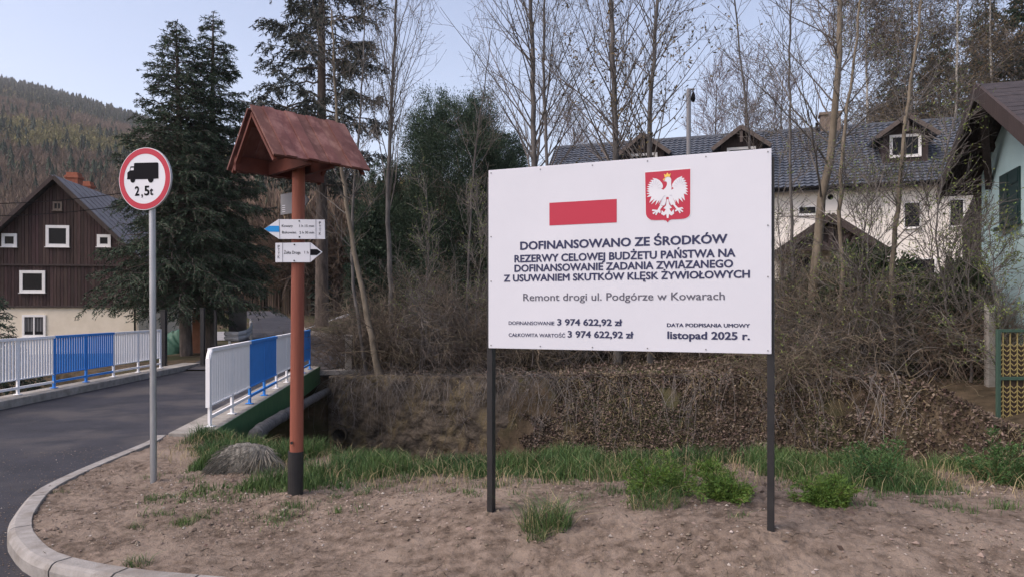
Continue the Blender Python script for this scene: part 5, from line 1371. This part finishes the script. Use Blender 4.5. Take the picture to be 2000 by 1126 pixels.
# grass tufts standing on the bare soil
def bpos(px, py, z0=.3):
    z = z0
    for _ in range(12):
        Y = (HC - z) * F / (py - H0); X_ = (px - CX) / F * Y; z = .5 * z + .5 * float(bed(X_, Y, False))
    return X_, Y
for px, py, rad_, L, n, lb in ((1068, 1030, .13, .17, 620, 'largest grass tuft on the bare soil below the left part of the board'), (1050, 1052, .06, .07, 120, 'small grass tuft in front of the largest tuft'), (268, 1102, .07, .06, 130, 'grass tuft growing right behind the front kerb'), (395, 1012, .05, .05, 80, 'small grass tuft on the soil between kerb and trail post'),
                          (330, 972, .06, .045, 90, 'small grass tuft just right of the sign pole foot'), (708, 965, .05, .06, 80, 'small grass tuft right of the black foot of the trail post'), (120, 962, .06, .04, 60, 'thin grass tuft close to the curved kerb'), (268, 1030, .05, .045, 60, 'thin grass tuft in the open soil left of the front'), (655, 972, .05, .05, 60, 'wispy grass tuft beside the trail post foot'), (1282, 985, .16, .13, 420, 'long grass tuft below the feathery shrub behind the board'), (925, 968, .06, .05, 70, 'small grass tuft left of the left board post'), (1440, 1008, .06, .04, 60, 'sparse grass tuft left of the right board post'), (1790, 955, .10, .07, 110, 'low grass tuft in front of the dark feathery shrub')):
    x, Y = bpos(px, py); mb = MB(); rr = rad_ * np.sqrt(rng.random(n)); a = rng.uniform(0, 6.283, n); X = x + rr * np.cos(a) * 1.25; yy = Y + rr * np.sin(a) * .8
    dry = rng.random(n) < .16
    for q, sel in enumerate((~dry, dry)): grass_blades(mb, X[sel], yy[sel], bed(X[sel], yy[sel]) - .01, L * rng.uniform(.25, 1.5, sel.sum()), rng.uniform(.002, .0055, sel.sum()), 1.5 + .5 * q, q)
    tag(mb.build('grass_tuft', [m_grass, m_drygrass], loc=(x, Y, float(bed(x, Y)))), lb, 'grass tuft', 'grass tufts on the bare soil')
# feathery green shrubs
for px, py, wpx, hpx, ml, lb in ((1290, 962, 135, 85, m_fern, 'bright green feathery shrub seen through the board posts, larger one'), (1422, 974, 92, 55, m_fern, 'small bright green feathery shrub left of the right board post'), (1616, 984, 82, 58, m_fern, 'small bright green feathery shrub right of the right board post'), (1718, 945, 120, 92, m_fern_dark, 'mid green feathery shrub in the grass right of the board'), (1962, 945, 150, 112, m_fern_dark, 'largest dark green feathery shrub below the yellow gate'), (1385, 930, 50, 30, m_fern, 'tiny green shrub between the two feathery shrubs behind the board'), (790, 884, 44, 30, m_fern, 'tiny bright green shrub on the bank edge left of the board')):
    x, Y = bpos(px, py); sc = Y / F; b = np.array([x, Y, float(bed(x, Y, False))]); n = 58
    t = root('feathery_shrub', lb, 'shrub', b, 'feathery green shrubs')
    a = rng.uniform(0, 6.283, n); el = rng.uniform(.03, 1.3, n); N = 8
    D = np.stack([np.cos(a) * np.cos(el), np.sin(a) * np.cos(el), np.sin(el)], -1); L = np.minimum(wpx * sc * .55 / np.maximum(np.cos(el), .2), hpx * sc * 1.0 / np.maximum(np.sin(el), .15)) * .66 * rng.uniform(.35, 1.45, n); p = b + np.stack([rng.normal(size=n), rng.normal(size=n), 0 * a], -1) * .06 * wpx * sc / .4; out = [p]
    for k in range(N - 1):
        D = nrm(D + rng.normal(size=(n, 3)) * .08 + np.array([0, 0, .02 - .035 * k])); p = p + D * (L / (N - 1))[:, None]; out.append(p)
    P0 = np.stack(out, 1); P0[..., 2] = np.maximum(P0[..., 2], b[2] + .02); R0 = np.full((n, N), .0035)
    mb = MB(); mb.tubes(P0, R0, 3); mb.build('stems', m_bud, t)
    P1, R1 = grow(P0, R0, n * 18, .12, 1, (.04, .11), (35, 65), .02, 4, .5, .1, .4, .3, .0015)
    mb = MB(); k = rng.integers(0, len(P1), len(P1) * 14); u = rng.random(len(k)); f = u * 3; i = np.minimum(f.astype(int), 2); fr = (f - i)[:, None]; pp_ = P1[k, i] * (1 - fr) + P1[k, i + 1] * fr
    mb.blades(pp_, nrm(P1[k, i + 1] - P1[k, i]) + rng.normal(size=pp_.shape) * .45, rng.uniform(.012, .028, len(k)), .0055, 0, True); mb.build('foliage', ml, t)

# --- pebbles and clods on the soil
n = 42000; X = rng.uniform(-4.1, 5.5, n); y = rng.uniform(2.2, 7.2, n); ok = inside_bed(X, y) & (rng.random(n) < np.clip(.35 + 1.5 * fbm(X * 1.1, y * 1.5, 3, 51), .04, 1)) & (y < E_n(X) - .3); X, y = X[ok], y[ok]; n = len(X)
r_ = .004 + .012 * rng.random(n) ** 2.5 + .02 * rng.random(n) * (rng.random(n) > .975)
m_ = 8000; k_ = rng.integers(0, 250, m_); d_ = .17 + rng.random(m_) ** 2.0 * 2.6; gx_ = KC[k_, 0] + kn[k_, 0] * d_; gy_ = KC[k_, 1] + kn[k_, 1] * d_; ok = (gy_ < 9) & (gx_ > RX(gy_) - 9)
X = np.concatenate([X, gx_[ok]]); y = np.concatenate([y, gy_[ok]]); r_ = np.concatenate([r_, .0025 + .005 * rng.random(ok.sum()) ** 3]); n = len(X); onroad = np.arange(n) >= n - ok.sum()
oc = np.array([[1, 0, 0], [-1, 0, 0], [0, 1, 0], [0, -1, 0], [0, 0, .7], [0, 0, -.7]]); of = np.array([[0, 2, 4], [2, 1, 4], [1, 3, 4], [3, 0, 4], [2, 0, 5], [1, 2, 5], [3, 1, 5], [0, 3, 5]])
V = oc[None] * r_[:, None, None] * rng.uniform(.55, 1.4, (n, 6, 1)); a = rng.uniform(0, 6.28, n); ca_, sa_ = np.cos(a)[:, None], np.sin(a)[:, None]
V = np.stack([V[..., 0] * ca_ - V[..., 1] * sa_, V[..., 0] * sa_ + V[..., 1] * ca_, V[..., 2]], -1) + np.stack([X, y, np.where(onroad, .006, bed(X, y)) + r_ * .2], -1)[:, None]
mb = MB(); pale = rng.random(n) < .16
for q, sel in enumerate((~pale, pale)): mb.add(V[sel].reshape(-1, 3), (of[None] + np.arange(sel.sum())[:, None, None] * 6).reshape(-1, 3), q)
tag(mb.build('gravel', [m_clod, m_pebble]), 'small pale stones and clods scattered over the bare soil', 'gravel', kind='stuff')

# --- forested hillside
protos = []
def p_spruce(seed):
    r = np.random.default_rng(seed); V = []; Fc = []
    for k in range(11):
        z = .06 + .92 * k / 11; rr = .15 * (1 - z) ** .8 + .015
        m = 7
        for j in range(m):
            a = 2 * math.pi * (j + r.random() * .7) / m; l = rr * r.uniform(.65, 1.25)
            i = len(V); V += [(0, 0, z + .13), (l * math.cos(a - .42), l * math.sin(a - .42), z + r.uniform(-.03, .03)), (l * 1.1 * math.cos(a + .35), l * 1.1 * math.sin(a + .35), z - .03)]; Fc.append((i, i + 1, i + 2))
    return np.array(V), np.array(Fc)
def p_round(seed, n, zc=.60, rx=.24, rz_=.36, wdt=.03, ln=.16, trunk=True):
    r = np.random.default_rng(seed); d_ = nrm(r.normal(size=(n, 3))) * (r.random(n) ** .5)[:, None]
    c = d_ * np.array([rx, rx, rz_]) + np.array([0, 0, zc]); u_ = nrm(d_ + np.array([0, 0, .8]) + r.normal(size=(n, 3)) * .4); s_ = nrm(np.cross(u_, r.normal(size=(n, 3))))
    V = np.stack([c - s_ * wdt / 2, c + s_ * wdt / 2, c + u_ * ln], 1).reshape(-1, 3); Fc = np.arange(n * 3).reshape(-1, 3)
    tv = np.array([(-.012, 0, -.05), (.012, 0, -.05), (0, 0, .8), (0, -.012, -.05), (0, .012, -.05), (0, 0, .8)])
    return np.vstack([V, tv]), np.vstack([Fc, np.array([[0, 1, 2], [3, 4, 5]]) + n * 3])
protos = [[p_spruce(k) for k in range(4)], [p_round(10 + k, 95, .55, .15, .42, .045, .12) for k in range(4)], [p_round(20 + k, 130, .62, .27, .33, .02, .2) for k in range(4)]]
n = 22000
tpx = rng.uniform(-200, 1000, n); ang_ = (tpx - CX) / F
y0_ = np.interp(tpx, [-400, 300, 430, 560, 2400], [130, 118, 66, 58, 58])
Yf = y0_ + 2 + (925 - y0_) * rng.random(n) ** 1.6
Xf = ang_ * Yf; Zf = g(Xf, Yf)
rel = (Yf - y0_) / (900 - y0_)
nz = fbm(Xf * .012, Yf * .006, 3, 61); nz2 = fbm(Xf * .02 + 7, Yf * .01, 3, 66)
typ = np.where(rel > .60 + .3 * nz2, 0, np.where((rel > .24 + .1 * nz2) & (nz > -.2), 1, 2))
typ = np.where((typ == 2) & (rng.random(n) < .06 + .16 * (nz2 > .12)), 0, typ); typ = np.where((typ == 1) & (rng.random(n) < .12), 0, typ); typ = np.where((typ == 0) & (rng.random(n) < .22), 1, typ)
hgt = np.where(typ == 0, rng.uniform(10, 19, n), rng.uniform(9, 15, n)) * np.interp(Yf, [50, 150, 400, 900], [.65, .8, .9, .95])
mb = MB()
for ty in range(3):
    for k in range(4):
        sel = np.where((typ == ty) & (np.arange(n) % 4 == k))[0]
        V, Fc = protos[ty][k]
        a = rng.uniform(0, 6.28, len(sel)); ca_, sa_ = np.cos(a)[:, None], np.sin(a)[:, None]; h = hgt[sel][:, None]; wd = h * np.interp(Yf[sel], [60, 400, 900], [1, 1.1, 1.4])[:, None] * rng.uniform(.8, 1.25, len(sel))[:, None]
        P = np.stack([(V[None, :, 0] * ca_ - V[None, :, 1] * sa_) * wd + Xf[sel][:, None], (V[None, :, 0] * sa_ + V[None, :, 1] * ca_) * wd + Yf[sel][:, None], V[None, :, 2] * h + Zf[sel][:, None]], -1)
        mb.add(P.reshape(-1, 3), (Fc[None] + np.arange(len(sel))[:, None, None] * len(V)).reshape(-1, 3), ty)
tag(mb.build('forest', [m_fspruce, m_flarch, m_fbare]), 'mixed spruce, larch and bare forest covering the hillside', 'forest', kind='stuff')

# ------------------------------------------------------------------ evening haze in the valley
hz = MB(); hz.box((0, 480, 196), (2800, 1400, 412))
mh = bpy.data.materials.new('haze_air'); mh.use_nodes = True
nt_ = mh.node_tree; nt_.nodes.remove(nt_.nodes['Principled BSDF'])
pv = nt_.nodes.new('ShaderNodeVolumePrincipled'); pv.inputs['Color'].default_value = (.93, .93, .97, 1); pv.inputs['Density'].default_value = .00020; pv.inputs['Anisotropy'].default_value = .2
nt_.links.new(pv.outputs[0], nt_.nodes['Material Output'].inputs['Volume'])
tag(hz.build('haze', mh), 'thin evening haze filling the valley', 'haze', kind='stuff')
